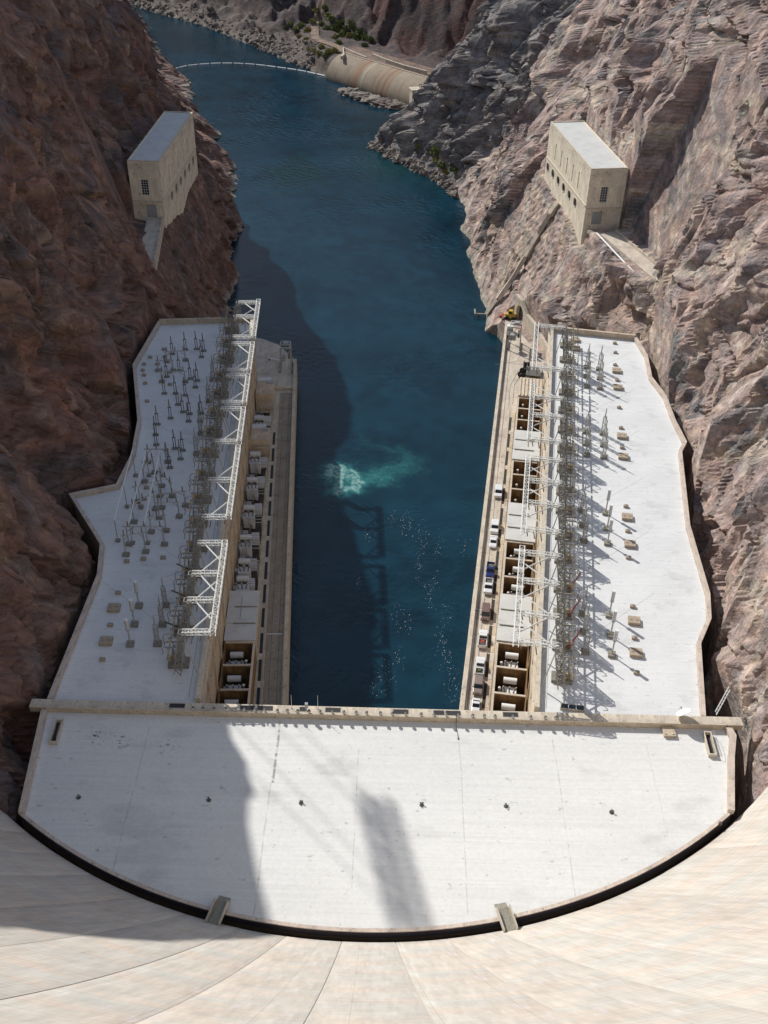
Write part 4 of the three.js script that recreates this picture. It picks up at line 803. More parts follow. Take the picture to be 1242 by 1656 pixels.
// conductors from the tops of the posts back to the racks
for (const [w, list, lab, gr] of [[WR, [[946, 1055.6], [944.6, 1023], [942, 993.7], [944, 876], [942, 851], [940, 827], [949, 626], [948.6, 610], [948, 595], [948.6, 737], [948, 719], [947, 699.5]], 'thin wire from a lattice post to the racks on the sunlit roof', 'wires over the sunlit roof'], [WL, [[267.7, 980], [263, 1011], [255, 1042.5], [318, 735], [325, 702], [338, 650], [345, 615]], 'thin wire from a lattice post to the racks on the shaded roof', 'wires over the shaded roof']]) for (const [px, py] of list) {
  const p = onRoof(px, py), q = w.so(px, py, RY), a = V(p.x, RY + 7.9, p.z), b = w.v(q[0] + 2, -6.2, RY + 8.6), m = a.clone().lerp(b, 0.5); m.y -= 0.7;
  const o = thing('conductor', lab, 'wire', V(p.x, RY, p.z), 0, gr); mesh('wire', into(o, tube([a, m, b], 0.035, 10, 4)), M.rackSteel, o);
}
// skylight frame beside the central parapet
{
  const p = at(925, 1146, RY), o = thing('skylight', 'glazed skylight frame on the sunlit wing roof by the central parapet', 'skylight', p, WR.th);
  mesh('kerb', bb(4.6, 0.5, 1.3, 0, 0, 0), M.tanPale, o);
  for (let i = 0; i < 3; i++) { mesh('pane', bb(1.35, 0.05, 1.0, -1.45 + i * 1.45, 0.5, 0), M.glass, o); mesh('glazing_bar', bb(0.1, 0.1, 1.1, -2.18 + i * 1.45, 0.5, 0), M.white, o); }
}
// ---------------------------------------------------------------- on the central roof
const flood = (o) => {
  mesh('base', rod(V(0, 0, 0), V(0, 0.14, 0), 0.2, 10), M.galv, o); mesh('yoke', bx(0.5, 0.5, 0.06, 0, 0.42, 0), M.galv, o);
  const h = mesh('head', new THREE.CylinderGeometry(0.32, 0.22, 0.45, 12).rotateX(1.9).translate(0, 0.62, 0.12), M.steelDark, o); mesh('lens', new THREE.CylinderGeometry(0.29, 0.29, 0.04, 12).rotateX(1.9).translate(0, 0.545, 0.345), M.lamp, h);
};
[313, 329, 347, 365, 380, 396, 413, 429, 449, 465, 481.6, 500, 518, 538, 556, 576, 593, 615, 634.5, 656, 681, 702, 722, 741, 764, 782.6, 800, 829, 857.6, 881, 898].forEach((px, i) => {
  const p = at(px, 1150 + (px - 450) * 0.024, 33.45); place('floodlight', flood, V(p.x, ROOFY + 1.44, -128.95), 0.3 * (hash(i, 2) - 0.5), 'round floodlight on the parapet of the central roof', 'floodlight', 'floodlights along the parapet');
});
const mastPole = (o) => { mesh('pole', rod(V(0, 0, 0), V(0, 3.6, 0), 0.05, 6, 0.03), M.white, o); mesh('base', bb(0.3, 0.12, 0.3, 0, 0, 0), M.galv, o); };
for (const px of [471.5, 514, 903]) { const p = at(px, 1147, 33.45); place('pole', mastPole, V(p.x, ROOFY + 1.44, -129.9), 0, 'thin white pole standing on the central parapet', 'pole', 'thin poles on the parapet'); }
{
  const p = at(496, 1147, 33.45), o = thing('siren', 'small grey equipment box on a short post on the parapet', 'box', V(p.x, ROOFY + 1.44, -129.4));
  mesh('post', rod(V(0, 0, 0), V(0, 0.9, 0), 0.1, 8), M.galv, o); mesh('box', bb(0.55, 1.1, 0.5, 0, 0.9, 0), M.greyPaint, o);
  const c = at(738, 1160, 33.45), cab = thing('cable', 'dark cable hanging over the central parapet onto the white roof', 'cable', V(c.x, ROOFY, -128.6));
  mesh('line', tube([V(0, 1.5, -1.8), V(0, 1.56, -0.6), V(0, 1.46, 0.02), V(0.03, 0.6, 0.2), V(0, 0.07, 0.5), V(0.15, 0.06, 2.2), V(0.3, 0.06, 3.6)], 0.05, 30, 5), M.slot, cab); mesh('junction_box', bb(0.25, 0.12, 0.3, 0.3, 0, 3.7), M.slot, cab);
}
{ // satellite dish
  const p = at(1103, 1158, 33.45), o = thing('satellite_dish', 'white satellite dish at the end of the central parapet', 'dish', V(p.x, ROOFY + 1.44, -129.9));
  mesh('mount', rod(V(0, 0, 0), V(0, 1.1, 0), 0.12, 8), M.galv, o);
  const prof = []; for (let i = 0; i <= 10; i++) prof.push(new THREE.Vector2(1.45 * i / 10, 0.42 * (i / 10) ** 2)); for (let i = 10; i >= 0; i--) prof.push(new THREE.Vector2(1.47 * i / 10, 0.42 * (i / 10) ** 2 - 0.05));
  const d = mesh('reflector', new THREE.LatheGeometry(prof, 28).rotateX(-0.5).rotateZ(0.5).translate(0, 1.25, 0), M.white, o);
  mesh('feed_arm', bar(V(-0.1, 1.25, 0), V(-0.65, 2.4, -0.5), 0.07), M.galv, d); mesh('feed_horn', rod(V(-0.6, 2.3, -0.45), V(-0.75, 2.55, -0.6), 0.12, 8), M.greyPaint, d);
}
// gangways from the dam to the roof
for (const [px, py, lab] of [[345, 1493, 'grey gangway from the dam to the shaded part of the roof'], [825, 1505, 'pale gangway from the dam to the sunlit part of the roof']]) {
  const p = at(px, py, 32.6), a = Math.atan2(p.x - DCX, p.z - DCZ), r0 = RE - 1.6, r1 = damR(31) + 0.6;
  const o = thing('gangway', lab, 'gangway', V(DCX + r0 * Math.sin(a), ROOFY, DCZ + r0 * Math.cos(a)), a, 'gangways');
  const L = r1 - r0 + 0.8;
  mesh('deck', bb(2.0, 0.18, L, 0, 0.62, L / 2), M.padGrey, o);
  mesh('ramp', bar(V(0, 0.06, -1.3), V(0, 0.72, 0.05), 1.9, 0.1), M.padGrey, o);
  for (const s of [-1, 1]) { mesh('side_wall', bb(0.16, 0.9, L, s * 1.05, 0.62, L / 2), M.tanPale, o); mesh('handrail', rod(V(s * 1.05, 1.75, 0), V(s * 1.05, 1.75, L), 0.04, 6), M.galv, o); for (const t of [0.05, 0.5, 0.95]) mesh('post', rod(V(s * 1.05, 1.5, L * t), V(s * 1.05, 1.75, L * t), 0.035, 6), M.galv, o); }
}
// sunk stair shafts near the corners
for (const [px, py, lab, lw] of [[92, 1186, 'narrow open stair shaft in the shaded corner of the roof', 1], [1147, 1206, 'narrow open stair shaft with a ladder in the sunlit corner', -1]]) {
  const p = onRoof(px, py), o = thing('stair_shaft', lab, 'shaft', p, lw * 0.03);
  for (const s of [-1, 1]) mesh('side_kerb', bb(0.22, 0.85, 5.4, s * 0.62, 0, 0), M.tanPale, o);
  for (const s of [-1, 1]) mesh('end_kerb', bb(1.02, 0.85, 0.22, 0, 0, s * 2.58), M.tanPale, o);
  mesh('stair_well', bb(1.0, 0.06, 4.9, 0, 0.0, 0), M.slot, o);
  mesh('handrail', tube([V(0.75, 0.85, -2.4), V(0.75, 1.6, -2.3), V(0.75, 1.6, 2.3), V(0.75, 0.85, 2.4)], 0.035, 24, 5), M.galv, o);
  if (lw < 0) { const l = mesh('ladder', join([-0.25, 0.25].map((x) => bar(V(1.4 + x, 0.06, -2.1), V(1.55 + x, 0.06, 2.4), 0.06))), M.galv, o); for (let i = 0; i < 9; i++) mesh('rung', bar(V(1.17 + i * 0.018, 0.06, -1.9 + i * 0.5), V(1.66 + i * 0.018, 0.06, -1.9 + i * 0.5), 0.045), M.galv, l); }
}
{
  const p = onRoof(1081, 1186), o = thing('roof_hatch', 'low tan roof hatch on the sunlit roof by the parapet', 'hatch', p);
  mesh('kerb', bb(2.1, 0.5, 2.0, 0, 0, 0), M.tan, o); mesh('lid', chamfer(2.3, 0.16, 2.2, 0.04).translate(0, 0.5, 0), M.tan, o); for (const x of [-0.7, 0.7]) mesh('handle', bb(0.4, 0.08, 0.1, x, 0.66, 0.8), M.steelDark, o);
}
const ventPipes = (o) => { mesh('collar', rod(V(0, 0, 0), V(0, 0.05, 0), 0.4, 12), M.steelDark, o); for (const [x, z, h] of [[-0.2, 0.05, 0.55], [0.22, -0.1, 0.4], [0.1, 0.3, 0.3]]) { const q = mesh('pipe', rod(V(x, 0.05, z), V(x, h, z), 0.11, 8), M.steelDark, o); mesh('cowl', rod(V(x, h, z), V(x, h + 0.1, z), 0.18, 8, 0.05), M.steelDark, q); } };
for (const [px, py, t] of [[127, 1290, 'shaded'], [338, 1294, 'shaded'], [487, 1299, 'sunlit'], [682, 1302, 'sunlit'], [818, 1304, 'sunlit'], [989, 1314, 'sunlit'], [1163, 1333, 'sunlit']]) place('vent_cluster', ventPipes, onRoof(px, py), px, 'cluster of small dark vent pipes on the ' + t + ' part of the central roof', 'vent', 'vent clusters on the ' + t + ' part');
{
  const a = at(1150, 1160, 33.4), o = thing('access_ladder', 'pale sloping stair rail where the parapet meets the grey rock', 'rail', V(a.x + 1.2, ROOFY + 1.2, -131.6));
  for (const z of [-0.4, 0.4]) mesh('stringer', bar(V(0, 0, z), V(2.6, 3.4, z - 3.2), 0.14), M.white, o);
  for (let i = 0; i < 8; i++) mesh('tread', bar(V(0.3 * i + 0.1, 0.42 * i + 0.1, -0.4 - 0.38 * i), V(0.3 * i + 0.1, 0.42 * i + 0.1, 0.4 - 0.38 * i), 0.1), M.galv, o);
}

// ---------------------------------------------------------------- vehicles on the sunlit deck
function wheelSet(o, w, zf, zr, r = 0.36) {
  for (const x of [-1, 1]) for (const z of [zf, zr]) { const t = mesh('wheel', new THREE.CylinderGeometry(r, r, 0.24, 14).rotateZ(Math.PI / 2).translate(x * (w / 2 - 0.1), r, z), M.tyre, o); mesh('rim', new THREE.CylinderGeometry(r * 0.6, r * 0.6, 0.26, 10).rotateZ(Math.PI / 2).translate(x * (w / 2 - 0.1), r, z), M.lightGrey, t); }
}
function sideProfile(pts, w, bev = 0.07) {   // [z, y] outline drawn across the width
  const s = new THREE.Shape(pts.map(([z, y]) => new THREE.Vector2(z, y)));
  return new THREE.ExtrudeGeometry(s, { depth: w - 2 * bev, bevelEnabled: true, bevelSize: bev, bevelThickness: bev, bevelSegments: 2 }).translate(0, 0, -(w - 2 * bev) / 2).rotateY(-Math.PI / 2);
}
function vehicle(name, type, paint, label, category, s, off, flip, extra) {   // the nose points along -z before it is turned
  const o = thing(name, label, category, WR.v(s, off, DECKY + 0.035), WR.th + (flip ? Math.PI : 0));
  const P = mat(paint, 0.32, 0.1, {}), K = 1;
  const big = type === 'pickup' || type === 'suv' || type === 'van', w = big ? 2.0 : 1.76, r = big ? 0.4 : 0.33;
  // sideProfile: the profile's first coordinate becomes z
  if (type === 'sedan' || type === 'hatch') {
    const L = type === 'sedan' ? 4.6 : 4.0, a = -L / 2, b = L / 2;
    mesh('body', sideProfile([[a + 0.08, 0.3], [a, 0.62], [a + 0.25, 0.78], [a + 1.35, 0.9], [b - 0.7, 0.95], [b - 0.05, 0.88], [b, 0.45], [b - 0.1, 0.28]], w), P, o);
    mesh('windows', sideProfile([[a + 1.2, 0.86], [a + 1.95, 1.36], [b - 1.2, 1.37], [b - 0.45, 0.92]], w - 0.26, 0.05), M.carGlass, o);
    mesh('roof', sideProfile([[a + 1.98, 1.37], [a + 2.1, 1.42], [b - 1.4, 1.43], [b - 1.22, 1.38]], w - 0.22, 0.03), P, o);
    wheelSet(o, w, a + 0.8, b - 0.8, r);
    for (const x of [-1, 1]) { mesh('headlight', bx(0.32, 0.14, 0.1, x * 0.6, 0.66, a + 0.03), M.lamp, o); mesh('tail_light', bx(0.3, 0.16, 0.08, x * 0.62, 0.76, b - 0.02), M.red, o); mesh('mirror', bx(0.18, 0.12, 0.1, x * (w / 2 + 0.08), 0.98, a + 1.7), P, o); }
  } else if (type === 'suv' || type === 'van') {
    const L = 5.0, a = -L / 2, b = L / 2, h = type === 'van' ? 1.98 : 1.82, n = type === 'van' ? 0.75 : 1.25;
    mesh('body', sideProfile([[a + 0.06, 0.35], [a, 0.8], [a + 0.15, 1.0], [a + n, 1.12], [b - 0.02, 1.14], [b, 0.5], [b - 0.08, 0.34]], w), P, o);
    mesh('windows', sideProfile([[a + n - 0.1, 1.08], [a + n + 0.65, h - 0.1], [b - 0.3, h - 0.08], [b - 0.06, 1.1]], w - 0.2, 0.05), M.carGlass, o);
    mesh('roof', sideProfile([[a + n + 0.66, h - 0.09], [a + n + 0.8, h], [b - 0.42, h], [b - 0.26, h - 0.09]], w - 0.14, 0.04), P, o);
    for (const x of [-1, 1]) for (const z of [a + n + 1.4, a + n + 2.5]) mesh('pillar', bx(0.06, h - 1.2, 0.16, x * (w / 2 - 0.1), (h + 1.1) / 2 - 0.05, z), P, o);
    wheelSet(o, w, a + 0.95, b - 1.0, r);
    for (const x of [-1, 1]) { mesh('headlight', bx(0.36, 0.2, 0.1, x * 0.7, 0.84, a + 0.02), M.lamp, o); mesh('tail_light', bx(0.16, 0.4, 0.08, x * 0.86, 0.95, b), M.red, o); mesh('mirror', bx(0.2, 0.18, 0.12, x * (w / 2 + 0.1), 1.2, a + n + 0.45), M.slot, o); }
  } else {   // pickup
    const L = 5.5, a = -L / 2, b = L / 2;
    mesh('body', sideProfile([[a + 0.06, 0.38], [a, 0.8], [a + 0.12, 1.02], [a + 1.3, 1.12], [a + 3.05, 1.12], [a + 3.05, 0.62], [b - 0.08, 0.6], [b - 0.06, 0.4]], w), P, o);
    mesh('windows', sideProfile([[a + 1.2, 1.08], [a + 1.85, 1.72], [a + 2.8, 1.74], [a + 3.02, 1.08]], w - 0.22, 0.05), M.carGlass, o);
    mesh('roof', sideProfile([[a + 1.87, 1.73], [a + 1.98, 1.82], [a + 2.72, 1.83], [a + 2.84, 1.74]], w - 0.18, 0.04), P, o);
    for (const x of [-1, 1]) mesh('bed_side', bb(0.14, 0.62, 2.34, x * (w / 2 - 0.07), 0.56, b - 1.2), P, o);
    mesh('tailgate', bb(w - 0.3, 0.58, 0.1, 0, 0.58, b - 0.08), P, o);
    mesh('bed_floor', bb(w - 0.3, 0.05, 2.2, 0, 0.72, b - 1.25), extra === 'cap' ? P : M.steelDark, o);
    if (extra === 'toolbox') mesh('toolbox', bb(w - 0.36, 0.4, 0.5, 0, 0.78, b - 2.0), M.lightGrey, o);
    wheelSet(o, w, a + 1.0, b - 1.15, r);
    for (const x of [-1, 1]) { mesh('headlight', bx(0.34, 0.2, 0.1, x * 0.7, 0.84, a + 0.02), M.lamp, o); mesh('tail_light', bx(0.12, 0.3, 0.08, x * 0.9, 0.9, b - 0.02), M.red, o); mesh('mirror', bx(0.2, 0.2, 0.12, x * (w / 2 + 0.1), 1.2, a + 1.7), M.slot, o); }
  }
  return o;
}
const WHITE = lin(0.78, 0.78, 0.77);
vehicle('parked_suv', 'suv', WHITE, 'white utility vehicle parked alone on the deck towards the tunnel', 'car', 101.4, 11.0, true);
vehicle('parked_suv', 'suv', WHITE, 'white utility vehicle parked tail to tail with the white sedan', 'car', 85.4, 11.05, true);
vehicle('parked_sedan', 'sedan', WHITE, 'white sedan parked between the white utility vehicle and the blue pickup', 'car', 79.2, 11.05, true);
vehicle('pickup_truck', 'pickup', lin(0.015, 0.03, 0.14), 'dark blue pickup truck parked on the sunlit deck', 'pickup', 67.6, 11.1, true);
vehicle('pickup_truck', 'pickup', WHITE, 'white pickup truck with an empty bed beside the blue pickup', 'pickup', 61.4, 11.15, true);
vehicle('parked_van', 'van', lin(0.2, 0.13, 0.11), 'brown van parked where a white line crosses the deck', 'van', 51.6, 11.2, true);
const pk2 = vehicle('pickup_truck', 'pickup', WHITE, 'white pickup truck with a red load in its bed', 'pickup', 42.6, 11.2, false);
const pk3 = vehicle('pickup_truck', 'pickup', WHITE, 'white pickup truck with mixed tools in its bed', 'pickup', 33.6, 11.2, false, 'toolbox');
vehicle('parked_suv', 'suv', lin(0.26, 0.21, 0.18), 'brown sport utility vehicle behind the small white car', 'car', 27.6, 11.2, true);
vehicle('parked_hatchback', 'hatch', WHITE, 'small white hatchback parked by the central block', 'car', 21.6, 11.25, true);
{
  const put = (s, name, m, lab, w, h, d, off) => { const o = thing(name, lab, 'load', WR.v(s, off, DECKY + 0.82), WR.th); mesh('box', chamfer(w, h, d, 0.04), m, o); mesh('strap', bb(w + 0.02, 0.03, 0.08, 0, h + 0.002, 0), M.slot, o); };
  put(41.4, 'red_crate', M.red, 'red crate in the bed of a white pickup', 0.9, 0.35, 0.8, 11.2); put(40.6, 'dark_crate', M.steelDark, 'dark crate in the bed of a white pickup', 1.2, 0.3, 0.6, 11.2);
  put(32.3, 'green_crate', mat(lin(0.1, 0.14, 0.04), 0.8), 'green crate in the bed of a white pickup', 0.8, 0.3, 0.8, 11.3);
}
// gantry cranes that run on the deck rails
function gantry(p, turn, label, h, w, l) {
  const o = thing('gantry_crane', label, 'crane', p, turn);
  for (const x of [-1, 1]) for (const z of [-1, 1]) mesh('leg', bar(V(x * w / 2, 0.5, z * l / 2), V(x * w * 0.42, h, z * l * 0.42), 0.32), M.galv, o);
  for (const x of [-1, 1]) { mesh('sill_beam', bx(0.4, 0.45, l + 1, x * w / 2, 0.5, 0), M.steelDark, o); mesh('side_beam', bx(0.34, 0.5, l, x * w * 0.42, h, 0), M.galv, o); for (const z of [-1, 1]) mesh('wheel', new THREE.CylinderGeometry(0.3, 0.3, 0.24, 12).rotateZ(Math.PI / 2).translate(x * w / 2, 0.3, z * (l / 2)), M.tyre, o); }
  for (const z of [-1, 0, 1]) mesh('cross_beam', bx(w * 0.86, 0.42, 0.3, 0, h + 0.3, z * l * 0.42), M.galv, o);
  for (const z of [-1, 1]) mesh('brace', bar(V(-w * 0.46, 2.2, z * l * 0.47), V(w * 0.42, h - 0.4, z * l * 0.42), 0.18), M.galv, o);
  mesh('trolley', bb(1.8, 0.9, 1.6, 0.2, h + 0.52, 0.2), M.greyPaint, o);
  mesh('hoist_drum', new THREE.CylinderGeometry(0.4, 0.4, 1.5, 12).rotateZ(Math.PI / 2).translate(0.2, h + 0.9, -1.2), M.steelDark, o);
  mesh('cab', bb(1.4, 1.8, 1.6, -w * 0.22, h * 0.45, l * 0.3), M.greyPaint, o);
  mesh('catwalk', bb(0.7, 0.08, l, w * 0.3, h * 0.6, 0), M.steelDark, o);
  return o;
}
gantry(at(463, 596, DECKY + 0.01), WL.th, 'steel gantry crane at the water end of the shaded deck', 8.5, 3.8, 5.2);
gantry(at(831, 560, DECKY + 0.01), WR.th, 'steel gantry crane on the sunlit deck by the tunnel', 8, 4.2, 5.5);
{
  const a = at(433, 578, DECKY + 0.9), b = at(455, 584, DECKY + 0.9), o = thing('barrier_beam', 'white barrier beam beside the shaded gantry crane', 'barrier', V(a.x, DECKY, a.z));
  mesh('beam', into(o, bar(a, b, 0.4)), M.white, o); for (const t of [0.1, 0.9]) { const p = a.clone().lerp(b, t); mesh('stand', into(o, bb(0.3, 0.72, 0.3, p.x, DECKY, p.z)), M.steelDark, o); }
  // yellow loader, white truck and cable drums by the tunnel
  const y = thing('wheel_loader', 'yellow wheel loader with red bucket by the tunnel mouth', 'loader', at(826, 516, DECKY + 0.01), 1.2);
  mesh('body', chamfer(2.0, 1.3, 3.6, 0.15).translate(0, 0.8, 0), M.yellow, y); mesh('cab', chamfer(1.6, 1.4, 1.5, 0.15).translate(0, 2.1, -0.2), M.yellow, y); mesh('windows', bb(1.64, 0.8, 1.2, 0, 2.35, -0.2), M.carGlass, y);
  for (const x of [-1, 1]) for (const z of [-1.2, 1.2]) mesh('wheel', new THREE.CylinderGeometry(0.75, 0.75, 0.6, 14).rotateZ(Math.PI / 2).translate(x * 1.1, 0.75, z), M.tyre, y);
  for (const x of [-0.6, 0.6]) mesh('lift_arm', bar(V(x, 1.6, -1.6), V(x, 0.7, -3.2), 0.25), M.yellow, y); mesh('bucket', chamfer(2.6, 0.9, 0.9, 0.2).translate(0, 0.2, -3.5), M.red, y);
  const t = thing('box_truck', 'white truck with dark bed standing behind the sunlit gantry crane', 'truck', at(824, 541, DECKY + 0.035), WR.th);
  mesh('cab', chamfer(2.1, 1.9, 1.8, 0.2).translate(0, 0.6, -2.2), M.white, t); mesh('windscreen', bx(1.9, 0.75, 0.06, 0, 1.9, -3.12), M.carGlass, t); mesh('bed', bb(2.2, 0.5, 4.2, 0, 0.8, 1.0), M.steelDark, t); mesh('headboard', bb(2.2, 1.1, 0.15, 0, 1.3, -1.1), M.white, t);
  wheelSet(t, 2.2, -2.2, 1.8, 0.48);
  let drum;
  for (const [px, py] of [[851, 594], [847, 604], [843, 612]]) place('cable_drum', (o2) => { mesh('core', new THREE.CylinderGeometry(0.7, 0.7, 1.6, 18).rotateZ(Math.PI / 2).translate(0, 1.2, 0), M.slot, o2); for (const s of [-0.85, 0.85]) mesh('flange', new THREE.CylinderGeometry(1.2, 1.2, 0.12, 20).rotateZ(Math.PI / 2).translate(s, 1.2, 0), M.tyre, o2); }, at(px, py, DECKY + 0.01), 0.4 + px, 'black cable drum standing on the sunlit deck near the bays', 'drum', 'black cable drums');
  const wk = thing('work_platform', 'low dark steel platform beside the cable drums', 'platform', at(862, 606, DECKY + 0.01), WR.th);
  mesh('deck', bb(4.6, 0.25, 6, 0, 1.1, 0), M.steelDark, wk); for (const x of [-2, 2]) for (const z of [-2.7, 2.7]) mesh('leg', bb(0.25, 1.1, 0.25, x, 0, z), M.steelDark, wk); for (const x of [-2.2, 2.2]) mesh('rail', rod(V(x, 2.2, -3), V(x, 2.2, 3), 0.05, 6), M.galv, wk);
}
// ---------------------------------------------------------------- tunnel portal in the rock by the sunlit deck
{
  const P0 = [46.2, -341.5], P1 = [51.8, -325], L = Math.hypot(P1[0] - P0[0], P1[1] - P0[1]), th = Math.atan2(-(P1[1] - P0[1]), P1[0] - P0[0]);
  const o = thing('tunnel_portal', 'pale concrete tunnel portal with a dark arch by the sunlit deck', 'portal', V(P0[0], DECKY, P0[1]), th);
  const s = new THREE.Shape([new THREE.Vector2(0, 0), new THREE.Vector2(L, 0), new THREE.Vector2(L, 5.2), new THREE.Vector2(9.5, 5.6), new THREE.Vector2(4.6, 8.6), new THREE.Vector2(0, 8.9)]);
  const h = new THREE.Path(); h.moveTo(1.7, 0.05); h.lineTo(1.7, 3.6); h.absarc(4.5, 3.6, 2.8, Math.PI, 0, true); h.lineTo(7.3, 0.05); h.closePath(); s.holes.push(h);
  // front of the wall looks towards the river
  mesh('wall', new THREE.ExtrudeGeometry(s, { depth: 1.2, bevelEnabled: false, curveSegments: 20 }), M.tanPale, o);
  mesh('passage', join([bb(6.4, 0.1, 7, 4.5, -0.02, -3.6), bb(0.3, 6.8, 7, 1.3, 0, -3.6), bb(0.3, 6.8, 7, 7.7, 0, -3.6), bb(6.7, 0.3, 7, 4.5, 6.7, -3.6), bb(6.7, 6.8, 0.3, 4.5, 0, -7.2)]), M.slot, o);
  mesh('side_wall', bb(0.9, 5.1, 6, L - 0.46, 0.01, -3.02), M.tan, o);
  const r = thing('retaining_wall', 'low pale retaining wall stepping along the rock beyond the end block', 'wall', V(52, DECKY, -318));
  mesh('wall', into(r, wallLine([[52.2, -324.6], [53.2, -318], [54.5, -311], [55.8, -304]], 0.8, DECKY + 0.004, DECKY + 3.2)), M.tanPale, r); mesh('coping', into(r, wallLine([[52.2, -324.6], [53.2, -318], [54.5, -311], [55.8, -304]], 1.0, DECKY + 3.21, DECKY + 3.4)), M.tanPink, r);
}
// ---------------------------------------------------------------- valve houses high on each wall
function valveHouse(P0, P1, sg, width, y0, label) {   // P0 upstream river corner, P1 downstream; the house reaches back from the river by width
  const L = Math.hypot(P1[0] - P0[0], P1[1] - P0[1]), d = [(P1[0] - P0[0]) / L, (P1[1] - P0[1]) / L], th = Math.asin(-d[0]), H = 65 - y0;
  const o = thing('valve_house', label, 'valve house', V(P0[0], y0, P0[1]), th);
  const rect = (x0, y0_, x1, y1) => { const p = new THREE.Path(); p.moveTo(x0, y0_); p.lineTo(x1, y0_); p.lineTo(x1, y1); p.lineTo(x0, y1); p.closePath(); return p; };
  // river face: u runs downstream; five slits over six round outlets
  const f = new THREE.Shape([new THREE.Vector2(0, 0), new THREE.Vector2(L, 0), new THREE.Vector2(L, H), new THREE.Vector2(0, H)]);
  const slits = [11.0, 18.0, 25.0, 32.0, 39.2], holes = [11.3, 18.3, 25.3, 32.2, 39.2, 46.0].filter((u) => u < L - 1.6);
  for (const u of slits) f.holes.push(rect(u - 0.55, 54.5 - y0, u + 0.35, 60.4 - y0));
  for (const u of holes) { const p = new THREE.Path(); p.absellipse(u, 49.8 - y0, 1.55, 1.55, 0, Math.PI * 2, true); f.holes.push(p); }
  const face = new THREE.ExtrudeGeometry(f, { depth: 0.8, bevelEnabled: false, curveSegments: 24 }).rotateY(Math.PI / 2).scale(1, 1, 1);   // u -> -z, thickness along +x
  if (sg < 0) face.translate(0, 0, 0); else face.translate(-0.8, 0, 0);
  const fw = mesh('river_wall', face, M.house, o);
  for (const u of slits) mesh('slit_window', bb(0.06, 5.9, 0.9, -sg * 0.66, 54.5 - y0, -(u - 0.1)), M.glass, fw);
  for (const u of holes) { mesh('outlet_ring', new THREE.TorusGeometry(1.55, 0.14, 8, 28).rotateY(Math.PI / 2).translate(sg * 0.02, 49.8 - y0, -u), M.tanPale, fw); mesh('outlet_pipe', new THREE.CylinderGeometry(1.5, 1.5, 2.4, 24, 1, true).rotateZ(Math.PI / 2).translate(-sg * 1.5, 49.8 - y0, -u), M.steelDark, fw); mesh('valve', new THREE.CylinderGeometry(1.48, 1.48, 0.1, 24).rotateZ(Math.PI / 2).translate(-sg * 0.55, 49.8 - y0, -u), M.dark, fw); }  // dark discs near the rim paint the shade inside the outlets
  // upstream end wall with window and door
  const W = width, e = new THREE.Shape([new THREE.Vector2(0.8, 0), new THREE.Vector2(W, 0), new THREE.Vector2(W, H), new THREE.Vector2(0.8, H)]);
  e.holes.push(rect(4.4, 53.9 - y0, 6.8, 59 - y0), rect(2.6, 46.4 - y0, 6.0, 50.8 - y0));
  const end = new THREE.ExtrudeGeometry(e, { depth: 0.7, bevelEnabled: false }); if (sg > 0) end.scale(-1, 1, 1).translate(0, 0, -0.7); else end.translate(0, 0, -0.7);
  if (sg > 0) { const ix = end.index; const p = end.attributes; for (const k of ['position', 'normal', 'uv']) { const a = p[k], n = a.itemSize; for (let i = 0; i < a.count; i += 3) for (let c = 0; c < n; c++) { const t = a.array[(i + 1) * n + c]; a.array[(i + 1) * n + c] = a.array[(i + 2) * n + c]; a.array[(i + 2) * n + c] = t; } } end.computeVertexNormals(); }
  const ew = mesh('end_wall', end, M.house, o), X = (u) => -sg * u;
  const win = mesh('window', bb(2.4, 5.1, 0.06, X(5.6), 53.9 - y0, -0.5), M.glass, ew);
  for (let i = 0; i <= 3; i++) mesh('mullion', bb(0.1, 5.1, 0.12, X(4.45 + i * 0.77), 53.9 - y0, -0.42), M.lightGrey, ew);
  for (let i = 0; i <= 6; i++) mesh('glazing_bar', bb(2.4, 0.1, 0.1, X(5.6), 53.9 - y0 + i * 0.83, -0.41), M.lightGrey, ew);
  const dr = mesh('door', bb(3.4, 4.4, 0.1, X(4.3), 46.4 - y0, -0.45), M.steelDark, ew); mesh('door_panel', bb(1.55, 4.1, 0.06, X(3.5), 46.5 - y0, -0.37), M.greyPaint, ew); mesh('door_panel', bb(1.55, 4.1, 0.06, X(5.1), 46.5 - y0, -0.37), M.greyPaint, ew);
  mesh('string_course', bb(W - 0.3, 0.3, 0.3, X(W / 2), 51.8 - y0, 0.15), M.tanPale, ew);
  mesh('string_course', bb(0.3, 0.35, L - 0.2, sg * 0.15, 52.6 - y0, -L / 2), M.tanPale, fw);
  mesh('far_wall', bb(W - 0.85, H, 0.7, X(W / 2 + 0.4), 0, -L + 0.36), M.house, o);
  mesh('back_wall', bb(0.7, H, L - 1.5, X(W - 0.36), 0, -L / 2), M.house, o);
  mesh('roof', bb(W - 1.0, 0.4, L - 1.0, X(W / 2), H - 0.45, -L / 2), M.slabRoof, o);
  const top = M.tanPale;
  mesh('coping', bb(0.7, 0.22, L + 0.1, X(0.3), H + 0.002, -L / 2), top, o); mesh('coping', bb(W - 0.7, 0.22, 0.6, X(W / 2 + 0.3), H + 0.004, -0.26), top, o); mesh('coping', bb(W - 0.7, 0.22, 0.6, X(W / 2 + 0.3), H + 0.004, -L + 0.26), top, o);
  mesh('interior', bb(W - 3.5, 0.3, L - 2, X(W / 2 + 0.9), 46 - y0, -L / 2), M.dark, o);
  return o;
}
valveHouse([63.9, -333.1], [56.2, -381.5], -1, 12.6, 37, 'tan valve house with six round outlets on the sunlit wall');
valveHouse([-74.8, -329.5], [-72.5, -381.5], 1, 10.4, 37, 'tan valve house with six round outlets on the shaded wall');
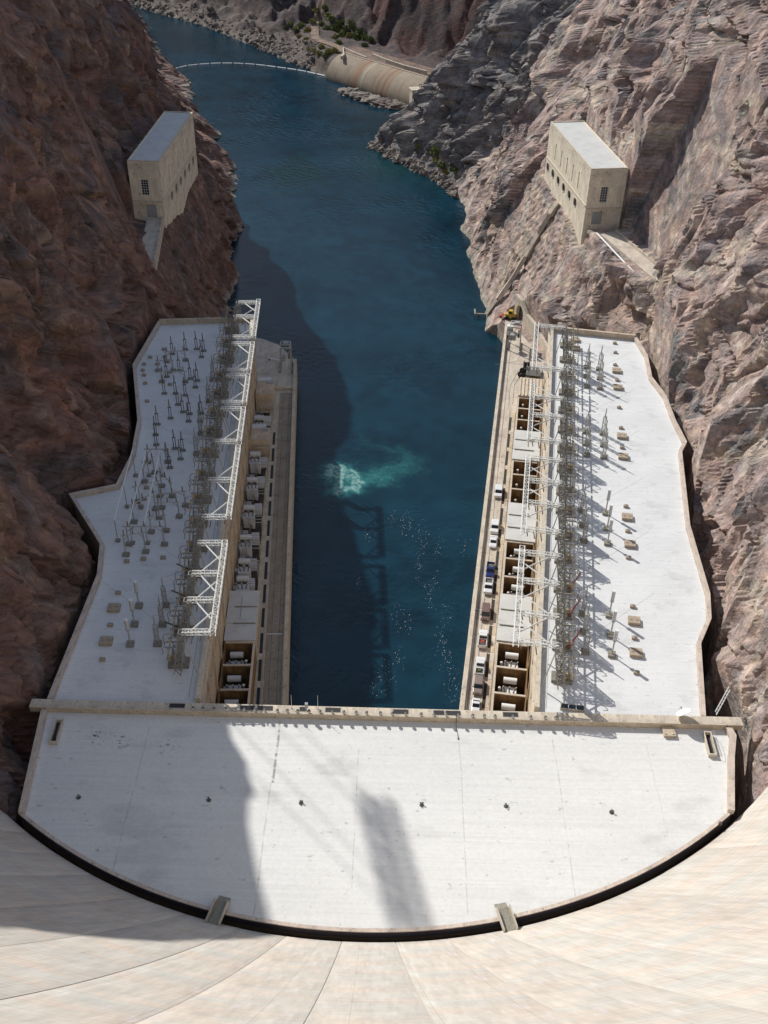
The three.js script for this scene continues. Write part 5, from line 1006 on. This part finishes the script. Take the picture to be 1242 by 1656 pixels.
{ // ramps to the houses
  const ramp = (pts, w, label, y0, y1, side) => {
    const o = thing('access_ramp', label, 'ramp', V(pts[0][0], y0, pts[0][1]));
    const A = V(pts[0][0], y0, pts[0][1]), B = V(pts[1][0], y1, pts[1][1]), g = bar(A, B, 0.5, w);
    const d = [B.x - A.x, B.z - A.z], L = Math.hypot(...d), n = [-d[1] / L, d[0] / L];
    const shape = (k0, k1, dy0, dy1) => { const p = slab([[A.x + n[0] * k0, A.z + n[1] * k0], [A.x + n[0] * k1, A.z + n[1] * k1], [B.x + n[0] * k1, B.z + n[1] * k1], [B.x + n[0] * k0, B.z + n[1] * k0]], 0, 1), q = p.attributes.position; for (let i = 0; i < q.count; i++) { const t = clamp(((q.getX(i) - A.x) * d[0] + (q.getZ(i) - A.z) * d[1]) / (L * L), 0, 1); q.setY(i, lerp(y0, y1, t) + (q.getY(i) > 0.5 ? dy1 : dy0)); } p.computeVertexNormals(); return into(o, p); };
    mesh('roadway', shape(-w / 2, w / 2, -2, 0), M.deck, o);
    const s = side; mesh('parapet', shape(s * w / 2, s * (w / 2 + 0.5), -2.6, 0.9), M.tanPale, o);
    for (let i = 1; i < 10; i++) { const t = i / 10; mesh('post', into(o, bb(0.3, 0.5, 0.3, lerp(A.x, B.x, t) + n[0] * s * (w / 2 + 0.25), lerp(y0, y1, t) + 0.9, lerp(A.z, B.z, t) + n[1] * s * (w / 2 + 0.25))), M.tan, o); }
    return [A, B, n];
  };
  const a = at(983, 377, 46.2), b = at(1073, 452, 46.2);
  ramp([[a.x, a.z], [b.x, b.z]], 5.2, 'pale ramp leading from the sunlit valve house into the rock', 46.2, 46.2, -1);
  const pa = at(965, 377, 46.4), pb = at(1032, 448, 45.2), o = thing('pipeline', 'bright steel pipe running beside the sunlit ramp', 'pipe', pa.clone());
  mesh('pipe', into(o, rod(pa, pa.clone().lerp(pb, 0.7), 0.28, 10)), M.white, o); mesh('pipe', into(o, rod(pa.clone().lerp(pb, 0.76), pb, 0.28, 10)), M.white, o);
  for (const t of [0.1, 0.4, 0.73, 0.98]) { const p = pa.clone().lerp(pb, t); mesh('saddle', into(o, bb(0.9, 1.6, 0.9, p.x, p.y - 1.9, p.z)), M.greyPaint, o); }
  const c = at(250, 352, 46.2), d = at(236, 424, 46.2);
  ramp([[c.x, c.z], [d.x, d.z]], 5, 'dim ramp with a tan side wall below the shaded valve house', 46.2, 46.2, -1);
  // guard wall descending the sunlit rock from the house to the water
  const gw = thing('cliff_conduit', 'tan concrete conduit descending the sunlit rock to the water', 'conduit', V(36, 0, -362)), pts = [];
  for (const [px, py] of [[903, 328], [890, 346], [872, 377], [850, 415], [826, 455], [805, 485], [788, 508]]) { const p = hitRock(px, py, 'right'); if (p) pts.push(p.addScaledVector(rayDir(px, py), -2)); }
  for (let i = 0; i < pts.length - 1; i++) mesh('conduit_section', into(gw, bar(pts[i], pts[i + 1].clone().lerp(pts[i], 0.01), 1.5, 1.7)), M.tanPale, gw);
  for (const q of [pts[pts.length - 1]]) { mesh('bracket', into(gw, bx(5, 0.4, 0.6, q.x - 2.4, Math.max(1.2, q.y), q.z)), M.padGrey, gw); mesh('bracket', into(gw, bx(0.6, 0.4, 4, q.x - 4.6, Math.max(1.2, q.y) + 0.41, q.z - 1)), M.padGrey, gw); }
}
// ---------------------------------------------------------------- spillway outlet works across the bend
{
  const A = at(527, 128, 0), B = at(676, 176, 0), d = V(B.x - A.x, 0, B.z - A.z), L = d.length(), th = Math.atan2(-d.z, d.x);
  const o = thing('outlet_barrel', 'rust streaked rounded concrete outlet works on the far bank', 'outlet', V(A.x, 0, A.z), th);
  const n = 18, R = 13.2, pos = [], uv = [], idx = [];
  for (let i = 0; i <= 40; i++) for (let j = 0; j <= n; j++) { const a = lerp(-0.12, Math.PI / 2, j / n), x = lerp(0, L, i / 40); pos.push(x, R * Math.sin(a) - 0.2, -R * 1.15 + R * 1.15 * Math.cos(a)); uv.push(i / 40, j / n); }
  for (let i = 0; i < 40; i++) for (let j = 0; j < n; j++) { const k = i * (n + 1) + j; idx.push(k, k + n + 1, k + 1, k + 1, k + n + 1, k + n + 2); }
  const g = new THREE.BufferGeometry(); g.setAttribute('position', new THREE.Float32BufferAttribute(pos, 3)); g.setAttribute('uv', new THREE.Float32BufferAttribute(uv, 2)); g.setIndex(idx); g.computeVertexNormals();
  mesh('curved_face', g, M.barrel, o);
  const cap = new THREE.Shape(); cap.moveTo(-R * 1.15, -2); cap.lineTo(0.1, -2); for (let j = 0; j <= n; j++) { const a = lerp(0, Math.PI / 2, j / n); cap.lineTo(-R * 1.15 + R * 1.15 * Math.cos(a) - 0.02, R * Math.sin(a) - 0.22); } cap.closePath();
  mesh('end_wall', new THREE.ExtrudeGeometry(cap, { depth: 0.6, bevelEnabled: false }).rotateY(-Math.PI / 2).translate(0.6, 0, 0), M.tanPale, o);
  mesh('crown_kerb', bb(L, 0.6, 0.6, L / 2, 12.8, -R * 1.15 + 0.1), M.tanPale, o);
  mesh('terrace', bb(L + 6, 1, 17, L / 2 - 3, 11.9, -R * 1.15 - 8.7), M.dirt, o);
  const wb = thing('terrace_wall', 'low white wall along the terrace above the outlet works', 'wall', at(610, 95, 14.5));
  mesh('wall', into(wb, wallLine([[603, 88], [625, 97], [655, 107], [690, 116]].map(([a, b]) => xz(at(a, b, 14.5))), 0.9, 12.6, 15)), M.tanPale, wb);
  const wc = thing('terrace_wall', 'short white wall at the road end of the outlet terrace', 'wall', at(556, 85, 14));
  mesh('wall', into(wc, wallLine([[552, 91], [556, 88], [555, 76], [572, 84], [592, 92]].map(([a, b]) => xz(at(a, b, 14))), 0.9, 12, 14.1)), M.tanPale, wc);
  // gate tower
  const t = thing('gate_tower', 'pale concrete gate tower with tall slots at the foot of the crags', 'tower', V(13.8, 0, -605), 0.3);
  for (const x of [-4.4, -1.6, 4.4]) mesh('pier', bb(1.3, 14.4, 5, x, -1, 0), M.tanPale, t);
  mesh('back_wall', bb(9.6, 14.4, 0.8, 0, -1, -2.9), M.tan, t); mesh('top_slab', bb(10.8, 0.8, 6.6, 0, 13.41, -0.3), M.tanPale, t); mesh('gate', bb(4.6, 14, 0.4, 1.4, -1, 1.9), M.tan, t);
  mesh('winch', new THREE.TorusGeometry(0.8, 0.2, 8, 16).translate(1, 15, -2), M.steelDark, t);
  // rocky islet in front
  const isl = [at(563, 152, 0), at(600, 163, 0), at(640, 176, 0)], gp = [];
  const rr = rng(31);
  const islet = thing('rock_islet', 'low rocky ledge with dry grass in front of the outlet works', 'rock', V(isl[1].x, 0, isl[1].z + 3));
  for (let i = 0; i < 11; i++) { const t0 = i / 10, c = t0 < 0.5 ? isl[0].clone().lerp(isl[1], t0 * 2) : isl[1].clone().lerp(isl[2], t0 * 2 - 1); const s = new THREE.IcosahedronGeometry(4 + 1.8 * rr(), 5), q = s.attributes.position; for (let k = 0; k < q.count; k++) { const v = V(q.getX(k), q.getY(k), q.getZ(k)), f = 1 + 0.34 * n3(v.x / 4.5 + i, v.y / 3, v.z / 4.5) + 0.1 * n3(v.x / 1.8, v.y / 1.8 + i, v.z / 1.8); q.setXYZ(k, v.x * f * 1.35, v.y * f * 0.5, v.z * f); } s.computeVertexNormals(); mesh('boulder', into(islet, s.translate(c.x + 3 * (rr() - 0.5), 0.3, c.z - 2 + 4 * (rr() - 0.5))), i % 3 ? M.isleRock || (M.isleRock = mat(lin(0.3, 0.24, 0.2), 0.95, 0, { map: rockTex, bumpMap: rockBump, bumpScale: 0.5, tile: 7 })) : M.islePale || (M.islePale = mat(lin(0.42, 0.37, 0.3), 0.95, 0, { map: rockTex, bumpMap: rockBump, bumpScale: 0.5, tile: 7 })), islet); }
  // float boom
  const fb = thing('float_boom', 'curved line of white floats across the river', 'boom', at(380, 103, 0));
  const curve = new THREE.CatmullRomCurve3([[276, 114], [300, 107], [350, 102.6], [400, 103.5], [450, 109], [490, 115], [526, 123]].map(([a, b]) => at(a, b, 0.2)));
  const N = 15; for (let i = 0; i < N; i++) { const a = curve.getPointAt((i + 0.07) / N), b = curve.getPointAt((i + 0.93) / N); mesh('float', into(fb, rod(a, b, 0.42, 8)), M.white, fb); }
  mesh('cable', into(fb, new THREE.TubeGeometry(curve, 60, 0.1, 5)), M.steelDark, fb);
  // dirt road on the far bank
  const road = []; const cl = new THREE.CatmullRomCurve3([[556, 82], [540, 74], [524, 69], [512, 62], [509, 48], [512, 30], [522, 20]].map(([a, b]) => hitRock(a, b, 'bank')));
  const rp = [], ruv = [], ri = []; const NR = 60;
  for (let i = 0; i <= NR; i++) { const p = cl.getPointAt(i / NR), t = cl.getTangentAt(i / NR), n2 = V(-t.z, 0, t.x).normalize(); for (const s of [-1, -0.5, 0, 0.5, 1]) { const q = p.clone().addScaledVector(n2, s * 2.6); rp.push(q.x, bankY(q.x, q.z) + 0.45, q.z); ruv.push(s, i / 4); } }
  for (let i = 0; i < NR; i++) for (let j = 0; j < 4; j++) { const k = i * 5 + j; ri.push(k, k + 1, k + 5, k + 1, k + 6, k + 5); }
  const rg = new THREE.BufferGeometry(); rg.setAttribute('position', new THREE.Float32BufferAttribute(rp, 3)); rg.setAttribute('uv', new THREE.Float32BufferAttribute(ruv, 2)); rg.setIndex(ri); rg.computeVertexNormals();
  struct(mesh('dirt_road', rg, mat(lin(0.36, 0.26, 0.19), 0.97, 0, { map: rockTex })), 'brown dirt road climbing the far bank');
}
// ---------------------------------------------------------------- rubble along the far shore and the foot of the crags
{
  const r = rng(19), geos = [1, 2].map((s) => { const g = new THREE.IcosahedronGeometry(1, 2), q = g.attributes.position; for (let k = 0; k < q.count; k++) { const x = q.getX(k), y = q.getY(k), z = q.getZ(k), f = 1 + 0.35 * n3(x * 1.1 + s * 9, y * 1.1, z * 1.1) + 0.15 * n3(x * 3, y * 3 + s, z * 3); q.setXYZ(k, x * f, y * f * 0.7, z * f); } g.computeVertexNormals(); return g; });
  geos.forEach((g, gi) => {
    const list = [];
    for (let i = 0; i < 420; i++) { const k = Math.floor(r() * 7) + 2, [ax, az] = SHORE[k], [cx, cz] = SHORE[k + 1], t = r(), d = -1 + 16 * Math.pow(r(), 1.6), dx = cx - ax, dz = cz - az, l = Math.hypot(dx, dz); const x = lerp(ax, cx, t) - dz / l * d, z = lerp(az, cz, t) + dx / l * d; if (x > -48 && x < 30) continue; list.push([x, bankY(x, z), z, 0.5 + 1.8 * r() * r()]); }
    for (let i = 0; i < 260; i++) { const z = -478 - 105 * r(), h = 4.5 * r() * r(); list.push([rightX(z, h) - 0.2, h - 0.2, z, 0.5 + 1.7 * r() * r()]); }
    const im = new THREE.InstancedMesh(g, mat(gi ? lin(0.36, 0.31, 0.26) : lin(0.2, 0.165, 0.15), 0.95, 0, { map: rockTex }), list.length), m = new THREE.Matrix4(), q = new THREE.Quaternion();
    list.forEach(([x, y, z, s], i) => { m.compose(V(x, y, z), q.setFromAxisAngle(V(r() - 0.5, 1, r() - 0.5).normalize(), r() * 6.28), V(s * (0.8 + 0.8 * r()), s, s)); im.setMatrixAt(i, m); });
    im.name = gi ? 'shore_rubble_001' : 'shore_rubble'; im.userData = { kind: 'stuff', label: gi ? 'pale rubble lying along the far shore' : 'dark rubble lying along the far shore', category: 'rubble' }; im.castShadow = im.receiveShadow = true; scene.add(im);
  });
}
// ---------------------------------------------------------------- white flecks painting the sun glints on the near water
{
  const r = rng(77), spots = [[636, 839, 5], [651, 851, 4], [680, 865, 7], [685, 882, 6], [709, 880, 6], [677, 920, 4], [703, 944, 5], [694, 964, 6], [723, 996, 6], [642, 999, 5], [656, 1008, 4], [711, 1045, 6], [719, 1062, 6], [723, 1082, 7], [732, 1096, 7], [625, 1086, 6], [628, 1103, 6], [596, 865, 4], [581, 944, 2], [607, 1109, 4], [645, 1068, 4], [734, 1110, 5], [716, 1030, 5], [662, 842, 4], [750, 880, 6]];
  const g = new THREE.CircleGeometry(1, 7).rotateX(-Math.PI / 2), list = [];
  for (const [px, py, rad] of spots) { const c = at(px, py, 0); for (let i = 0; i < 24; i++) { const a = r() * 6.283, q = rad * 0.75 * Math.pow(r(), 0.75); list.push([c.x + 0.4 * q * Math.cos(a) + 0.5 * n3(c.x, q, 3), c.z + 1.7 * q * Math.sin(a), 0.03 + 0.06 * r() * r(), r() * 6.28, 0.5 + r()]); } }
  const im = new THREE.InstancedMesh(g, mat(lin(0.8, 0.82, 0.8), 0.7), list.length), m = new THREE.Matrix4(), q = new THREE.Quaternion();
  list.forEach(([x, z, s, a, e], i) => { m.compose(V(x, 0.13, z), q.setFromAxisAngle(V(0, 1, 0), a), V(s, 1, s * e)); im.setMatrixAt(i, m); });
  im.name = 'glint_flecks'; im.userData = { kind: 'stuff', label: 'white flecks painting sun glints on the dark river', category: 'foam' }; im.castShadow = im.receiveShadow = true; scene.add(im);
}
// ---------------------------------------------------------------- shrubs
{
  const leafMats = [lin(0.15, 0.175, 0.05), lin(0.1, 0.13, 0.04), lin(0.24, 0.21, 0.06)].map((c) => { const m = new THREE.MeshPhysicalMaterial({ color: c, roughness: 0.95, side: THREE.DoubleSide }); return m; });
  const twig = mat(lin(0.1, 0.07, 0.045), 0.95);
  const variants = [];
  const crown = (seed) => { const r = rng(seed), P = [], I = []; for (let k = 0; k < 420; k++) { const a = r() * 6.283, el = Math.acos(1 - r()), rad = 0.45 + 0.55 * Math.pow(r(), 0.5), lump = 0.75 + 0.35 * n3(Math.cos(a) * 1.6 + seed, el * 1.7, Math.sin(a) * 1.6); const c = V(Math.sin(el) * Math.cos(a), 0.9 * Math.cos(el), Math.sin(el) * Math.sin(a)).multiplyScalar(rad * lump), u = V(r() - 0.5, r() - 0.5, r() - 0.5).normalize(), w = u.clone().cross(V(r() - 0.5, r() - 0.5, r() - 0.5)).normalize(), s = 0.09 + 0.09 * r(), b = P.length / 3; for (const [x, y] of [[-1, 0], [0, -0.6], [1, 0], [0, 0.6]]) { const q = c.clone().addScaledVector(u, s * x).addScaledVector(w, s * y); P.push(q.x, Math.max(q.y, -0.1), q.z); } I.push(b, b + 1, b + 2, b, b + 2, b + 3); } const g = new THREE.BufferGeometry(); g.setAttribute('position', new THREE.Float32BufferAttribute(P, 3)); g.setIndex(I); g.computeVertexNormals(); boxUV(g, 1); return g; };
  const stems = (seed) => { const r = rng(seed + 90), g = []; for (let i = 0; i < 5; i++) { const a = r() * 6.28; g.push(rod(V(0, -0.15, 0), V(Math.cos(a) * 0.4, 0.55 + 0.2 * r(), Math.sin(a) * 0.4), 0.035, 5, 0.012)); } return join(g); };
  const C = [1, 2, 3].map(crown), S = [1, 2, 3].map(stems);
  const bush = (px, py, kind, size, mi, label, group) => { const p = hitRock(px, py, kind); if (!p) return; const o = thing('shrub', label, 'shrub', p, px, group); o.scale.setScalar(size * 1.25); const k = Math.floor(px) % 3; mesh('foliage', C[k], leafMats[mi], o); mesh('stems', S[k], twig, o); };
  for (const [x, y, s, m] of [[487, 44, 3.2, 0], [498, 52, 3, 2], [478, 50, 2.6, 0], [536, 32, 3.4, 0], [548, 40, 3.2, 0], [560, 50, 3.6, 1], [572, 46, 3.4, 1], [582, 55, 3.6, 1], [590, 62, 3, 0], [566, 60, 2.8, 2], [552, 58, 2.8, 0], [528, 48, 2.8, 0], [470, 40, 2.4, 0], [505, 36, 2.6, 2], [543, 62, 2.4, 2], [520, 78, 2.6, 2], [532, 86, 3, 2], [500, 80, 2, 2], [540, 84, 2.6, 2], [516, 88, 2.2, 2], [590, 75, 2.4, 1], [460, 46, 2.2, 0], [526, 14, 3, 0], [512, 18, 2.8, 2], [540, 48, 3, 0], [530, 26, 2.6, 2], [556, 36, 2.6, 0], [578, 62, 3, 1], [495, 66, 2.4, 2], [484, 60, 2.2, 2], [546, 50, 2.6, 2], [568, 38, 2.8, 0], [600, 66, 2.6, 1], [520, 40, 2.4, 0], [508, 84, 2.4, 2], [526, 92, 2.6, 0], [548, 70, 2.4, 0], [492, 36, 2.4, 0]]) bush(x, y, 'bank', s, m, y > 74 ? 'dry yellow green shrub beside the outlet terrace' : 'green desert shrub by the dirt road on the far bank', y > 74 ? 'shrubs beside the outlet terrace' : 'shrubs by the dirt road');
  for (const [x, y, s, m] of [[705, 248, 3.2, 0], [708, 260, 2.6, 2], [715, 270, 2.8, 0], [734, 276, 2.6, 1], [676, 238, 1.8, 0], [722, 279, 2, 2]]) bush(x, y, 'right', s, m, 'green shrub at the foot of the dark crags by the water', 'shrubs at the foot of the crags');
}
// ---------------------------------------------------------------- unseen gantry added on the rim, shaped to cast the central roof shadow
{
  const b = V(-119, 141, -231), o = thing('added_shadow_gantry', 'unseen steel beams added on the rim to cast the roof shadow', 'gantry', b);
  for (const z of [-9, 10]) for (const x of [-1.6, 1.6]) mesh('leg', bar(V(x * 2 + 0.26 * z, -8, z), V(x + 0.26 * z, 38, z), 0.14), M.galv, o);
  for (const x of [-1.7, 1.7]) { const e = latticeBeam(V(x - 3.1, 37.4, -12), V(x + 3.1, 37.4, 12), 2.2, 1.6, 1.6, 0.22, 0.15); const c = mesh('crossbeam', join(e.chords), M.galv, o); mesh('lacing', join(e.lac), M.galv, c); }
  for (const z of [-10, -5, 0, 5, 10]) mesh('insulator_string', rod(V(0.26 * z, 36.6, z), V(0.26 * z, 32.6, z), 0.28, 8), M.porcelain, o);
}
console.log('objects', scene.children.length);
renderer.render(scene, camera);
